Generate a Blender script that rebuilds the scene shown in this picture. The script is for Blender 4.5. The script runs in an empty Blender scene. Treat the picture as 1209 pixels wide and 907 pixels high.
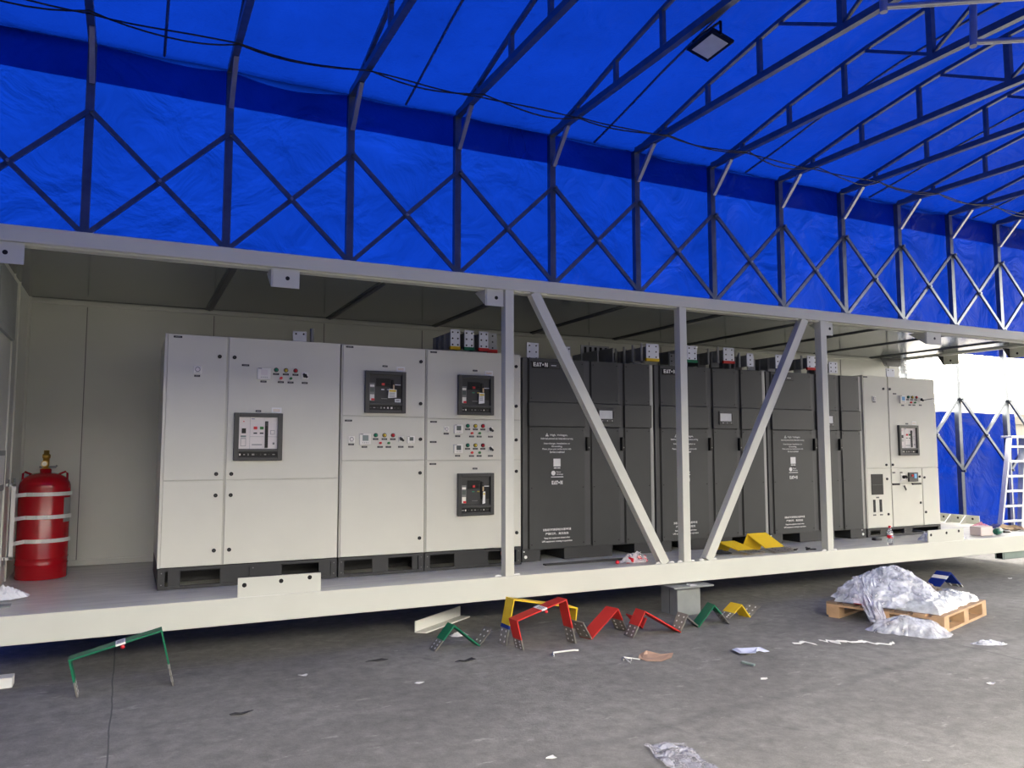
import bpy, bmesh, math, random
from mathutils import Vector, Matrix, noise
random.seed(7)
D = bpy.data; SC = bpy.context.scene; COL = SC.collection
PI = math.pi
V = Vector

# ------------------------------------------------------------------ colours / materials
def lin(c):
    return tuple((x/12.92 if x <= .04045 else ((x+.055)/1.055)**2.4) for x in (v/255 for v in c))

def new_mat(name):
    m = D.materials.new(name); m.use_nodes = True
    nt = m.node_tree; b = nt.nodes.get('Principled BSDF')
    return m, nt, b

def mat(name, rgb, rough=.5, metal=0., var=.08, scale=6., bump=0., bscale=60., spec=.5):
    """painted / plain surface with a little procedural wear"""
    m, nt, b = new_mat(name); N = nt.nodes; L = nt.links
    c = lin(rgb)
    tc = N.new('ShaderNodeTexCoord')
    nz = N.new('ShaderNodeTexNoise'); nz.inputs['Scale'].default_value = scale; nz.inputs['Detail'].default_value = 5
    L.new(tc.outputs['Object'], nz.inputs['Vector'])
    rp = N.new('ShaderNodeValToRGB')
    rp.color_ramp.elements[0].position = .3; rp.color_ramp.elements[1].position = .7
    rp.color_ramp.elements[0].color = tuple(max(0, x*(1-var)) for x in c)+(1,)
    rp.color_ramp.elements[1].color = tuple(min(1, x*(1+var*.6)) for x in c)+(1,)
    L.new(nz.outputs['Fac'], rp.inputs['Fac']); L.new(rp.outputs['Color'], b.inputs['Base Color'])
    b.inputs['Roughness'].default_value = rough; b.inputs['Metallic'].default_value = metal
    b.inputs['Specular IOR Level'].default_value = spec
    if bump:
        n2 = N.new('ShaderNodeTexNoise'); n2.inputs['Scale'].default_value = bscale; n2.inputs['Detail'].default_value = 4
        L.new(tc.outputs['Object'], n2.inputs['Vector'])
        bp = N.new('ShaderNodeBump'); bp.inputs['Strength'].default_value = bump; bp.inputs['Distance'].default_value = .01
        L.new(n2.outputs['Fac'], bp.inputs['Height']); L.new(bp.outputs['Normal'], b.inputs['Normal'])
    return m

def tarp_mat(name, rgb_t, rgb_d, scale=1.0):
    """woven blue tarpaulin: light passes through it"""
    m = D.materials.new(name); m.use_nodes = True; nt = m.node_tree; N = nt.nodes; L = nt.links
    N.clear()
    out = N.new('ShaderNodeOutputMaterial')
    tc = N.new('ShaderNodeTexCoord')
    nz = N.new('ShaderNodeTexNoise'); nz.inputs['Scale'].default_value = .9*scale; nz.inputs['Detail'].default_value = 8; nz.inputs['Roughness'].default_value = .62
    L.new(tc.outputs['Object'], nz.inputs['Vector'])
    rp = N.new('ShaderNodeValToRGB'); rp.color_ramp.elements[0].position = .28; rp.color_ramp.elements[1].position = .75
    rp.color_ramp.elements[0].color = tuple(x*.80 for x in rgb_t)+(1,)
    rp.color_ramp.elements[1].color = tuple(x*1.12 for x in rgb_t)+(1,)
    L.new(nz.outputs['Fac'], rp.inputs['Fac'])
    # small stains
    n3 = N.new('ShaderNodeTexNoise'); n3.inputs['Scale'].default_value = 5; n3.inputs['Detail'].default_value = 3
    L.new(tc.outputs['Object'], n3.inputs['Vector'])
    r3 = N.new('ShaderNodeValToRGB'); r3.color_ramp.elements[0].position = .66; r3.color_ramp.elements[1].position = .78
    r3.color_ramp.elements[0].color = (1, 1, 1, 1); r3.color_ramp.elements[1].color = (.72, .75, .8, 1)
    L.new(n3.outputs['Fac'], r3.inputs['Fac'])
    mx = N.new('ShaderNodeMixRGB'); mx.blend_type = 'MULTIPLY'; mx.inputs['Fac'].default_value = 1
    L.new(rp.outputs['Color'], mx.inputs['Color1']); L.new(r3.outputs['Color'], mx.inputs['Color2'])
    n2 = N.new('ShaderNodeTexNoise'); n2.inputs['Scale'].default_value = 1.6; n2.inputs['Detail'].default_value = 4; n2.inputs['Distortion'].default_value = .8
    L.new(tc.outputs['Object'], n2.inputs['Vector'])
    bp = N.new('ShaderNodeBump'); bp.inputs['Strength'].default_value = .8; bp.inputs['Distance'].default_value = .17
    L.new(n2.outputs['Fac'], bp.inputs['Height'])
    tr = N.new('ShaderNodeBsdfTranslucent'); L.new(mx.outputs['Color'], tr.inputs['Color']); L.new(bp.outputs['Normal'], tr.inputs['Normal'])
    df = N.new('ShaderNodeBsdfPrincipled'); df.inputs['Base Color'].default_value = rgb_d+(1,); df.inputs['Roughness'].default_value = .5
    df.inputs['Specular IOR Level'].default_value = .18
    L.new(bp.outputs['Normal'], df.inputs['Normal'])
    ms = N.new('ShaderNodeMixShader'); ms.inputs['Fac'].default_value = .35
    L.new(tr.outputs[0], ms.inputs[1]); L.new(df.outputs[0], ms.inputs[2]); L.new(ms.outputs[0], out.inputs['Surface'])
    return m

def film_mat(name, tint=(.86, .88, .9), alpha=.62):
    m = D.materials.new(name); m.use_nodes = True; nt = m.node_tree; N = nt.nodes; L = nt.links
    N.clear(); out = N.new('ShaderNodeOutputMaterial')
    p = N.new('ShaderNodeBsdfPrincipled'); p.inputs['Base Color'].default_value = tint+(1,); p.inputs['Roughness'].default_value = .18
    p.inputs['Specular IOR Level'].default_value = .9
    t = N.new('ShaderNodeBsdfTransparent')
    tc = N.new('ShaderNodeTexCoord'); nz = N.new('ShaderNodeTexNoise'); nz.inputs['Scale'].default_value = 14; nz.inputs['Detail'].default_value = 6
    L.new(tc.outputs['Object'], nz.inputs['Vector'])
    rp = N.new('ShaderNodeMapRange'); rp.inputs['From Min'].default_value = .3; rp.inputs['From Max'].default_value = .7
    rp.inputs['To Min'].default_value = alpha-.28; rp.inputs['To Max'].default_value = min(1, alpha+.28)
    L.new(nz.outputs['Fac'], rp.inputs['Value'])
    bp = N.new('ShaderNodeBump'); bp.inputs['Strength'].default_value = .9; bp.inputs['Distance'].default_value = .03
    n2 = N.new('ShaderNodeTexNoise'); n2.noise_type = 'RIDGED_MULTIFRACTAL'; n2.inputs['Scale'].default_value = 11; n2.inputs['Detail'].default_value = 6; n2.inputs['Distortion'].default_value = .6
    L.new(tc.outputs['Object'], n2.inputs['Vector']); L.new(n2.outputs['Fac'], bp.inputs['Height']); L.new(bp.outputs['Normal'], p.inputs['Normal'])
    ms = N.new('ShaderNodeMixShader')
    L.new(rp.outputs['Result'], ms.inputs['Fac']); L.new(t.outputs[0], ms.inputs[1]); L.new(p.outputs[0], ms.inputs[2]); L.new(ms.outputs[0], out.inputs['Surface'])
    return m

def concrete_mat():
    m, nt, b = new_mat('concrete'); N = nt.nodes; L = nt.links
    tc = N.new('ShaderNodeTexCoord')
    def nse(scale, detail=6, dist=0., rough=.6):
        n = N.new('ShaderNodeTexNoise'); n.inputs['Scale'].default_value = scale; n.inputs['Detail'].default_value = detail
        n.inputs['Distortion'].default_value = dist; n.inputs['Roughness'].default_value = rough
        L.new(tc.outputs['Object'], n.inputs['Vector']); return n
    def ramp(src, p0, c0, p1, c1):
        r = N.new('ShaderNodeValToRGB'); e = r.color_ramp.elements
        e[0].position = p0; e[0].color = c0+(1,); e[1].position = p1; e[1].color = c1+(1,)
        L.new(src, r.inputs['Fac']); return r
    def mixc(fac, a, bb, mode='MIX'):
        x = N.new('ShaderNodeMixRGB'); x.blend_type = mode
        if isinstance(fac, float): x.inputs['Fac'].default_value = fac
        else: L.new(fac, x.inputs['Fac'])
        for s, k in ((a, 'Color1'), (bb, 'Color2')):
            if isinstance(s, tuple): x.inputs[k].default_value = s+(1,)
            else: L.new(s, x.inputs[k])
        return x.outputs['Color']
    big = ramp(nse(.55, 7, .6).outputs['Fac'], .32, (.158, .154, .142), .70, (.245, .239, .222))
    fine = ramp(nse(9, 8, .2, .7).outputs['Fac'], .3, (.66, .66, .66), .7, (1.2, 1.2, 1.2))
    grit = ramp(nse(120, 3).outputs['Fac'], .35, (.86, .86, .86), .65, (1.08, 1.08, 1.08))
    c = mixc(1., big.outputs['Color'], fine.outputs['Color'], 'MULTIPLY')
    c = mixc(1., c, grit.outputs['Color'], 'MULTIPLY')
    # pale scuffs and dark oil spots
    mp = N.new('ShaderNodeMapping'); mp.inputs['Scale'].default_value = (1.1, 3.2, 1); mp.inputs['Rotation'].default_value = (0, 0, .35)
    L.new(tc.outputs['Object'], mp.inputs['Vector'])
    sc = N.new('ShaderNodeTexNoise'); sc.inputs['Scale'].default_value = 3.2; sc.inputs['Detail'].default_value = 8; sc.inputs['Roughness'].default_value = .75
    L.new(mp.outputs['Vector'], sc.inputs['Vector'])
    c = mixc(ramp(sc.outputs['Fac'], .60, (0, 0, 0), .74, (.7, .7, .7)).outputs['Color'], c, (.58, .565, .51))
    c = mixc(ramp(nse(1.9, 4, 1.2).outputs['Fac'], .62, (0, 0, 0), .76, (.6, .6, .6)).outputs['Color'], c, (.085, .083, .082))
    # sawn joints (lines along Y at x=-.04+6.22k, one along X)
    sep = N.new('ShaderNodeSeparateXYZ'); L.new(tc.outputs['Object'], sep.inputs['Vector'])
    def line(sock, at, w, soft=.5):
        a = N.new('ShaderNodeMath'); a.operation = 'SUBTRACT'; L.new(sock, a.inputs[0]); a.inputs[1].default_value = at
        a2 = N.new('ShaderNodeMath'); a2.operation = 'ABSOLUTE'; L.new(a.outputs[0], a2.inputs[0])
        r = N.new('ShaderNodeMapRange'); r.inputs['From Min'].default_value = w*soft; r.inputs['From Max'].default_value = w
        r.inputs['To Min'].default_value = 1; r.inputs['To Max'].default_value = 0; L.new(a2.outputs[0], r.inputs['Value']); return r.outputs['Result']
    # joints wander a little
    for at in (-.045, 6.185, 12.42):
        w = N.new('ShaderNodeMath'); w.operation = 'MULTIPLY_ADD'; nn = nse(1.5, 3)
        L.new(nn.outputs['Fac'], w.inputs[0]); w.inputs[1].default_value = .03; L.new(sep.outputs['X'], w.inputs[2])
        c = mixc(line(w.outputs[0], at+.015, .006), c, (.08, .08, .08))
    jl = N.new('ShaderNodeMath'); jl.operation = 'MULTIPLY'; L.new(line(sep.outputs['Y'], 6.37, .010), jl.inputs[0]); jl.inputs[1].default_value = .35
    c = mixc(jl.outputs[0], c, (.30, .28, .23))
    # worn tyre track running obliquely across the slab
    rot = N.new('ShaderNodeVectorMath'); rot.operation = 'DOT_PRODUCT'; L.new(tc.outputs['Object'], rot.inputs[0]); rot.inputs[1].default_value = (-.1, .995, 0)
    w = N.new('ShaderNodeMath'); w.operation = 'MULTIPLY_ADD'; nn = nse(1.3, 6, .5)
    L.new(nn.outputs['Fac'], w.inputs[0]); w.inputs[1].default_value = .35; L.new(rot.outputs['Value'], w.inputs[2])
    tk = line(w.outputs[0], 3.53+.17, .07, .1)
    tk2 = N.new('ShaderNodeMath'); tk2.operation = 'MULTIPLY'; L.new(tk, tk2.inputs[0]); tk2.inputs[1].default_value = .30
    c = mixc(tk2.outputs[0], c, (.075, .074, .074))
    L.new(c, b.inputs['Base Color'])
    b.inputs['Roughness'].default_value = .78
    bp = N.new('ShaderNodeBump'); bp.inputs['Strength'].default_value = .35; bp.inputs['Distance'].default_value = .012
    L.new(nse(26, 8, .3, .7).outputs['Fac'], bp.inputs['Height']); L.new(bp.outputs['Normal'], b.inputs['Normal'])
    return m

def deck_mat():
    m, nt, b = new_mat('deck_paint'); N = nt.nodes; L = nt.links
    tc = N.new('ShaderNodeTexCoord')
    mp = N.new('ShaderNodeMapping'); mp.inputs['Scale'].default_value = (.9, 5, 1); L.new(tc.outputs['Object'], mp.inputs['Vector'])
    n = N.new('ShaderNodeTexNoise'); n.inputs['Scale'].default_value = 3; n.inputs['Detail'].default_value = 8; n.inputs['Roughness'].default_value = .7
    L.new(mp.outputs['Vector'], n.inputs['Vector'])
    r = N.new('ShaderNodeValToRGB'); e = r.color_ramp.elements
    e[0].position = .3; e[0].color = lin((172, 171, 166))+(1,); e[1].position = .62; e[1].color = lin((206, 205, 198))+(1,)
    x = e.new(.76); x.color = lin((226, 226, 220))+(1,)
    L.new(n.outputs['Fac'], r.inputs['Fac']); L.new(r.outputs['Color'], b.inputs['Base Color'])
    b.inputs['Roughness'].default_value = .34
    return m

M = {}
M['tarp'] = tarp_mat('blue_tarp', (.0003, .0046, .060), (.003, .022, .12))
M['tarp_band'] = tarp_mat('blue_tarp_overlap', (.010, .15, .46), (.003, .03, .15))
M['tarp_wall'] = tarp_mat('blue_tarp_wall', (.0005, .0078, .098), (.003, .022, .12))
M['galv'] = mat('galvanised_steel', (104, 110, 116), .36, .6, .18, 9)
M['galv_light'] = mat('bright_galvanised', (176, 178, 182), .35, .55, .12, 9)
M['concrete'] = concrete_mat()
M['deck'] = deck_mat()
M['paint'] = mat('cream_steel_paint', (206, 207, 195), .48, 0, .03, 3)
M['panel'] = mat('sandwich_panel', (214, 215, 206), .34, .0, .05, 1.2, .05, 3)
M['ceil'] = mat('ceiling_panel', (104, 110, 110), .14, .0, .05, 2, .02, 2, .8)
M['cab'] = mat('cabinet_paint', (213, 212, 198), .42, 0, .02, 4)
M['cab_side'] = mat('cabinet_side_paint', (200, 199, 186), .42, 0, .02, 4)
M['gap'] = mat('dark_gap', (40, 38, 36), .7)
M['base'] = mat('plinth_black', (42, 43, 44), .5, 0, .1, 5)
M['ups'] = mat('ups_charcoal', (49, 51, 51), .45, 0, .06, 5)
M['ups_mid'] = mat('ups_charcoal_raised', (61, 62, 60), .5, 0, .06, 5)
M['ups_post'] = mat('ups_frame', (66, 67, 68), .38, .1, .06, 5)
M['black'] = mat('black_plastic', (13, 13, 14), .4, 0, .1, spec=.3)
M['bezel'] = mat('bezel_plastic', (52, 53, 52), .42, 0, .08)
M['face_dark'] = mat('breaker_face_dark', (48, 48, 48), .45, 0, .1)
M['face_light'] = mat('breaker_face_light', (228, 222, 216), .4, 0, .02)
M['grey_pl'] = mat('grey_plastic', (120, 121, 118), .5)
M['white_pl'] = mat('white_plastic', (236, 234, 224), .4, 0, .02)
M['lcd'] = mat('lcd_grey_green', (134, 148, 142), .25, 0, .03)
M['lcd_dark'] = mat('lcd_dark', (92, 100, 94), .25, 0, .03)
M['lcd_blue'] = mat('lcd_blue', (128, 186, 226), .25, 0, .03)
M['screen'] = mat('screen_film', (214, 216, 214), .2, 0, .08, 20)
M['red'] = mat('red_lens', (214, 40, 44), .3)
M['green'] = mat('green_lens', (22, 132, 92), .3)
M['greenb'] = mat('green_button', (30, 118, 44), .35)
M['yellow'] = mat('yellow_lens', (226, 200, 60), .3)
M['np'] = mat('nameplate_black', (34, 34, 34), .5)
M['ink'] = mat('grey_print', (150, 150, 146), .6)
M['wprint'] = mat('white_print', (232, 232, 228), .6, 0, .01)
M['tin'] = mat('tinned_bar', (214, 217, 226), .34, .35, .06, 12)
M['tin_dull'] = mat('tinned_bar_dull', (150, 152, 154), .42, .25, .1, 12)
M['bare'] = mat('bare_metal_end', (138, 134, 128), .36, .55, .14, 14)
M['ins'] = mat('insulator_grey', (188, 190, 192), .45)
M['busred'] = mat('red_heatshrink', (196, 44, 40), .55, 0, .05, 8, spec=.3)
M['busgreen'] = mat('green_heatshrink', (12, 108, 74), .55, 0, .05, 8, spec=.3)
M['busyel'] = mat('yellow_heatshrink', (222, 186, 40), .55, 0, .05, 8, spec=.3)
M['busblue'] = mat('blue_heatshrink', (16, 44, 128), .55, 0, .05, 8, spec=.3)
M['label'] = mat('white_label', (236, 236, 232), .6, 0, .02)
M['cylred'] = mat('gloss_red_paint', (168, 12, 26), .22, 0, .03, 3)
M['brass'] = mat('brass', (196, 158, 72), .28, .9, .1, 20)
M['wood'] = mat('pallet_wood', (182, 148, 112), .7, 0, .25, 7, .2, 40)
M['wood_grey'] = mat('weathered_wood', (120, 100, 82), .8, 0, .25, 7, .2, 40)
M['film'] = film_mat('clear_stretch_film', (.74, .77, .84), .55)
M['filmload'] = film_mat('stretch_wrap_on_load', (.60, .64, .65), .74)
M['filmthin'] = film_mat('thin_clear_film', (.9, .91, .92), .45)
M['paper'] = mat('white_paper', (226, 228, 236), .7, 0, .03)
M['paperblue'] = mat('pale_paper', (196, 202, 224), .7, 0, .03)
M['card'] = mat('cardboard', (176, 144, 122), .8, 0, .1)
M['cardpale'] = mat('pale_cardboard', (214, 186, 142), .8, 0, .1)
M['white'] = mat('white_painted', (232, 232, 226), .5, 0, .02)
M['pink'] = mat('pale_pink_foam', (222, 206, 200), .7, 0, .03)
M['steelgrey'] = mat('primer_grey_steel', (136, 140, 140), .5, .2, .1, 8)
M['alu'] = mat('aluminium', (206, 208, 212), .32, .6, .06, 10)
M['cable'] = mat('black_cable', (16, 17, 22), .5)
M['lamp_glass'] = mat('lamp_glass', (206, 212, 224), .15, 0, .06, 12)
M['tool'] = mat('orange_copper', (196, 96, 62), .4, .35, .15, 30)
M['teal'] = mat('dark_green_plastic', (16, 92, 74), .45, 0, .1)
M['clothb'] = mat('blue_cloth', (66, 72, 132), .8, 0, .2, 12)
M['clothp'] = mat('pink_cloth', (224, 150, 166), .8, 0, .2, 12)
M['hill'] = mat('hazy_hill', (72, 69, 64), .9, 0, .05, .02)
M['haze_build'] = mat('hazy_plaster', (88, 85, 80), .9, 0, .05, .05)
M['redpl'] = mat('red_plastic', (214, 26, 40), .35)
M['tubegrey'] = mat('green_grey_tube', (126, 142, 136), .5, .1)
M['dust'] = mat('grey_debris', (96, 86, 76), .8, 0, .4, 40)
M['pale_panel'] = mat('pale_sheet', (140, 145, 144), .4)

def film_pet():
    m, nt, b = new_mat('clear_bottle'); b.inputs['Base Color'].default_value = (.92, .94, .95, 1); b.inputs['Roughness'].default_value = .08
    b.inputs['Transmission Weight'].default_value = .75; b.inputs['IOR'].default_value = 1.2
    return m
M['pet'] = film_pet()

# ------------------------------------------------------------------ mesh builder
class MB:
    def __init__(s): s.v = []; s.f = []; s.mi = []; s.mats = []; s.sm = []; s.cur = 0; s.smooth = False
    def use(s, m):
        if m not in s.mats: s.mats.append(m)
        s.cur = s.mats.index(m); return s
    def add(s, vs, fs, smooth=None):
        o = len(s.v); s.v += [tuple(v) for v in vs]
        for f in fs:
            s.f.append(tuple(i+o for i in f)); s.mi.append(s.cur); s.sm.append(s.smooth if smooth is None else smooth)
        return s
    def box(s, x0, x1, y0, y1, z0, z1, c=0.):
        """box with optionally chamfered vertical/horizontal edges"""
        x0, x1 = sorted((x0, x1)); y0, y1 = sorted((y0, y1)); z0, z1 = sorted((z0, z1))
        if c > 0:
            c = min(c, (x1-x0)*.45, (y1-y0)*.45, (z1-z0)*.45)
            bm = bmesh.new(); bmesh.ops.create_cube(bm, size=1)
            for v in bm.verts:
                v.co = V(((x0+x1)/2+v.co.x*(x1-x0), (y0+y1)/2+v.co.y*(y1-y0), (z0+z1)/2+v.co.z*(z1-z0)))
            bmesh.ops.bevel(bm, geom=bm.edges[:], offset=c, segments=2, affect='EDGES', profile=.6)
            bm.verts.index_update()
            s.add([v.co for v in bm.verts], [[v.index for v in f.verts] for f in bm.faces]); bm.free(); return s
        vs = [(x, y, z) for z in (z0, z1) for y in (y0, y1) for x in (x0, x1)]
        return s.add(vs, [(0, 2, 3, 1), (4, 5, 7, 6), (0, 1, 5, 4), (2, 6, 7, 3), (0, 4, 6, 2), (1, 3, 7, 5)])
    def obox(s, p, ux, uy, uz):
        """oriented box from corner p with edge vectors"""
        p, ux, uy, uz = map(V, (p, ux, uy, uz))
        vs = [p+a*ux+b*uy+c*uz for c in (0, 1) for b in (0, 1) for a in (0, 1)]
        fs = [(0, 2, 3, 1), (4, 5, 7, 6), (0, 1, 5, 4), (2, 6, 7, 3), (0, 4, 6, 2), (1, 3, 7, 5)]
        if ux.cross(uy).dot(uz) < 0: fs = [f[::-1] for f in fs]
        return s.add(vs, fs)
    def bar(s, a, b, w, h=None, up=(0, 0, 1)):
        """square hollow-section style bar from a to b"""
        a = V(a); b = V(b); h = h or w; d = (b-a).normalized(); up = V(up)
        if abs(d.dot(up)) > .98: up = V((0, 1, 0))
        r = d.cross(up).normalized(); u = r.cross(d).normalized()
        return s.obox(a-r*w/2-u*h/2, b-a, r*w, u*h)
    def tube(s, pts, r, n=8, cap=True, smooth=True):
        pts = [V(p) for p in pts]; m = len(pts)
        rr = r if isinstance(r, (list, tuple)) else [r]*m
        vs = []; pu = None
        for i, p in enumerate(pts):
            d = (pts[min(i+1, m-1)]-pts[max(i-1, 0)]).normalized()
            if pu is None:
                up = V((0, 0, 1)) if abs(d.z) < .9 else V((1, 0, 0))
            else: up = pu
            x = d.cross(up).normalized(); y = x.cross(d).normalized(); pu = y
            for k in range(n):
                t = 2*PI*k/n; vs.append(p+(x*math.cos(t)+y*math.sin(t))*rr[i])
        fs = [(i*n+k, i*n+(k+1) % n, (i+1)*n+(k+1) % n, (i+1)*n+k) for i in range(m-1) for k in range(n)]
        s.add(vs, fs, smooth)
        if cap:
            s.add(vs[:n], [tuple(range(n))[::-1]], False); s.add(vs[-n:], [tuple(range(n))], False)
        return s
    def cyl(s, c, axis, r, h, n=14, r2=None):
        """cylinder from c along axis (unit vec) length h"""
        c = V(c); a = V(axis).normalized()
        return s.tube([c, c+a*h], [r, r if r2 is None else r2], n)
    def lathe(s, c, prof, n=32):
        c = V(c); vs = []; m = len(prof)
        for r, z in prof:
            for k in range(n):
                t = 2*PI*k/n; vs.append((c.x+r*math.cos(t), c.y+r*math.sin(t), c.z+z))
        fs = [(i*n+k, i*n+(k+1) % n, (i+1)*n+(k+1) % n, (i+1)*n+k) for i in range(m-1) for k in range(n)]
        s.add(vs, fs, True)
        s.add(vs[:n], [tuple(range(n))[::-1]], False); s.add(vs[-n:], [tuple(range(n))], False)
        return s
    def prism(s, poly, d, smooth=False):
        """polygon (3D points) extruded by vector d"""
        poly = [V(p) for p in poly]; d = V(d); n = len(poly)
        vs = poly+[p+d for p in poly]
        fs = [tuple(range(n)), tuple(range(2*n-1, n-1, -1))]+[(i, n+i, n+(i+1) % n, (i+1) % n) for i in range(n)]
        return s.add(vs, fs, smooth)
    def strip(s, pts, w, t, side=None):
        """flat bar of thickness t following the polyline pts, width vector w"""
        pts = [V(p) for p in pts]; w = V(w); n = len(pts); off = []
        for i in range(n):
            ns = []
            if i > 0: ns.append((pts[i]-pts[i-1]).cross(w).normalized())
            if i < n-1: ns.append((pts[i+1]-pts[i]).cross(w).normalized())
            a = sum(ns, V()); a.normalize(); k = 1/max(.4, a.dot(ns[0])); off.append(a*t*k)
        lo = pts; hi = [p+o for p, o in zip(pts, off)]
        vs = lo+[p+w for p in lo]+hi+[p+w for p in hi]; fs = []
        for i in range(n-1):
            fs += [(i, i+1, n+i+1, n+i), (2*n+i, 3*n+i, 3*n+i+1, 2*n+i+1), (i, 2*n+i, 2*n+i+1, i+1), (n+i, n+i+1, 3*n+i+1, 3*n+i)]
        fs += [(0, n, 3*n, 2*n), (n-1, 3*n-1, 4*n-1, 2*n-1)]
        return s.add(vs, fs)
    def grid(s, fn, nu, nv, smooth=False):
        vs = [fn(i/nu, j/nv) for j in range(nv+1) for i in range(nu+1)]
        w = nu+1
        return s.add(vs, [(j*w+i, j*w+i+1, (j+1)*w+i+1, (j+1)*w+i) for j in range(nv) for i in range(nu)], smooth)
    def build(s, name, m=None, parent=None, recalc=True):
        me = D.meshes.new(name); off = V((0, 0, 0))
        if parent is not None: off = world_loc(parent)
        me.from_pydata([tuple(V(v)-off) for v in s.v], [], s.f)
        mats = s.mats or [m]
        for x in mats: me.materials.append(M[x] if isinstance(x, str) else x)
        if s.mats:
            for p, i in zip(me.polygons, s.mi): p.material_index = i
        for p, q in zip(me.polygons, s.sm): p.use_smooth = q
        if recalc:
            bm = bmesh.new(); bm.from_mesh(me); bmesh.ops.recalc_face_normals(bm, faces=bm.faces[:]); bm.to_mesh(me); bm.free()
        o = D.objects.new(name, me); COL.objects.link(o)
        if parent is not None: o.parent = parent
        return o

def world_loc(o):
    p = V((0, 0, 0))
    while o is not None: p += o.location; o = o.parent
    return p

def tag(o, label=None, cat=None, group=None, kind=None):
    if label: o['label'] = label
    if cat: o['category'] = cat
    if group: o['group'] = group
    if kind: o['kind'] = kind
    return o
def thing(name, loc, label, cat, group=None):
    o = D.objects.new(name, None); o.empty_display_size = .2; COL.objects.link(o); o.location = loc
    return tag(o, label, cat, group)
def copy_tree(o, parent=None):
    c = o.copy(); COL.objects.link(c)
    if parent is not None: c.parent = parent
    for ch in list(o.children): copy_tree(ch, c)
    return c
ORD = ['first', 'second', 'third', 'fourth', 'fifth', 'sixth', 'seventh', 'eighth', 'ninth', 'tenth', 'eleventh', 'twelfth',
       'thirteenth', 'fourteenth', 'fifteenth', 'sixteenth', 'seventeenth', 'eighteenth', 'nineteenth']

def text_into(mb, s, x0, x1, zc, h, y, ext=.0012):
    """lettering on a plane facing -Y, fitted to x0..x1 and height h (through zc)"""
    cu = D.curves.new('lettering', 'FONT'); cu.body = s; cu.size = 1; cu.offset = .012
    ob = D.objects.new('lettering', cu); COL.objects.link(ob)
    bpy.context.view_layer.update()
    dg = bpy.context.evaluated_depsgraph_get(); me = D.meshes.new_from_object(ob.evaluated_get(dg))
    D.objects.remove(ob); D.curves.remove(cu)
    if not me.vertices: return mb
    xs = [v.co.x for v in me.vertices]; ys = [v.co.y for v in me.vertices]
    a, b, c, d = min(xs), max(xs), min(ys), max(ys)
    vs = [(x0+(v.co.x-a)/(b-a)*(x1-x0), y-ext, zc+((v.co.y-c)/(d-c)-.5)*h) for v in me.vertices]
    mb.add(vs, [tuple(p.vertices) for p in me.polygons]); D.meshes.remove(me); return mb

# ------------------------------------------------------------------ constants of the place (metres)
YF, ZF, ZB = 6.25, .50, .305           # container front plane, deck height, underside of base beam
ZT0, ZT1, ZC = 3.04, 3.155, 3.065      # top beam, ceiling
XL, XR, YB = -.91, 11.3, 8.66          # inside left wall, right end, back wall
YW = 9.9; X0 = -.5475; BAY = 1.50975   # tent wall, first visible column, bay
YC = 4.95; EAVE = 6.28

# ================================================================== SETTING
g = MB().use('concrete')
g.add([(-40, -45, 0), (90, -45, 0), (90, 120, 0), (-40, 120, 0)], [(0, 1, 2, 3)])
tag(g.build('floor', recalc=False), kind='structure')
# unseen dark ground added behind the camera to cut bounced light
M['dark_ground'] = mat('dark_ground', (58, 58, 58), .85, 0, .25, 2, .3, 60)
tag(MB().box(-40, 90, -45, -.3, -.05, .004).build('bounce_cut_ground', 'dark_ground'), kind='structure')

PROF = [(0, 6.28), (.76, 6.425), (1.74, 6.635), (2.73, 6.805), (3.08, 6.855), (4.0, 6.945), (4.95, 6.975)]
def ztop(y):
    d = YW-y if y > YC else y
    for (a, za), (b, zb) in zip(PROF, PROF[1:]):
        if d <= b: return za+(zb-za)*(max(d, 0)-a)/(b-a)
    return PROF[-1][1]
XA, XZ = X0-1.0*BAY-.9, X0+16*BAY+.3
def colx(k): return X0+k*BAY
def sag(x):                                       # cloth hangs a little between the frames
    t = ((x-X0)/BAY) % 1.0
    return math.sin(PI*t)
def roof(u, v):
    x = XA+(XZ-XA)*u; y = -.25+(YW+.17+.25)*v
    z = ztop(min(max(y, 0), YW))+.055
    z += -.02*sag(x)*(.6+.4*noise.noise(V((x*.5, y*.4, 3))))+.02*noise.noise(V((x*.9, y*.7, 1)))
    z += .012*noise.noise(V((x*2.6, y*1.2, 5)))
    return (x, y, z)
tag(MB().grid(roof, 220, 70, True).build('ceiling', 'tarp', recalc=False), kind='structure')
def wall_back(u, v):
    x = XA+(XZ-XA)*u
    z0 = .02 if x < 9.3 else 3.50
    z = z0+(6.42-z0)*v
    y = YW+.085+.03*sag(x)*noise.noise(V((x*.7, z*.5, 9)))+.028*noise.noise(V((x*1.3, z*.8, 2)))+.016*noise.noise(V((x*3.6, z*.9, 7)))
    return (x, y, z)
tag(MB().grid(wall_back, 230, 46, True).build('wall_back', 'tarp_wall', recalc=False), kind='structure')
def wall_low(u, v):
    x = 9.2+(16.52-9.2)*u; z = .02+(2.33+.02*noise.noise(V((x*1.5, 0, 0)))-.02)*v
    y = YW+.10+.05*noise.noise(V((x*1.2, z*.5, 12)))+.02*noise.noise(V((x*4, z*.7, 4)))
    return (x, y, z)
tag(MB().grid(wall_low, 110, 26, True).build('wall_back_lower', 'tarp_wall', recalc=False), kind='structure')
def inner_flap(u, v):
    x = XA+(XZ-XA)*u; zb = 5.86+.015*noise.noise(V((x*.8, 2, 8)))
    z = 6.31-.10*sag(x)*max(0, noise.noise(V((x*.33, 1, 4)))+.3)
    z = z+(zb-z)*v
    y = YW+.058+.012*noise.noise(V((x*2.1, z*3, 15)))
    return (x, y, z)
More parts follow.
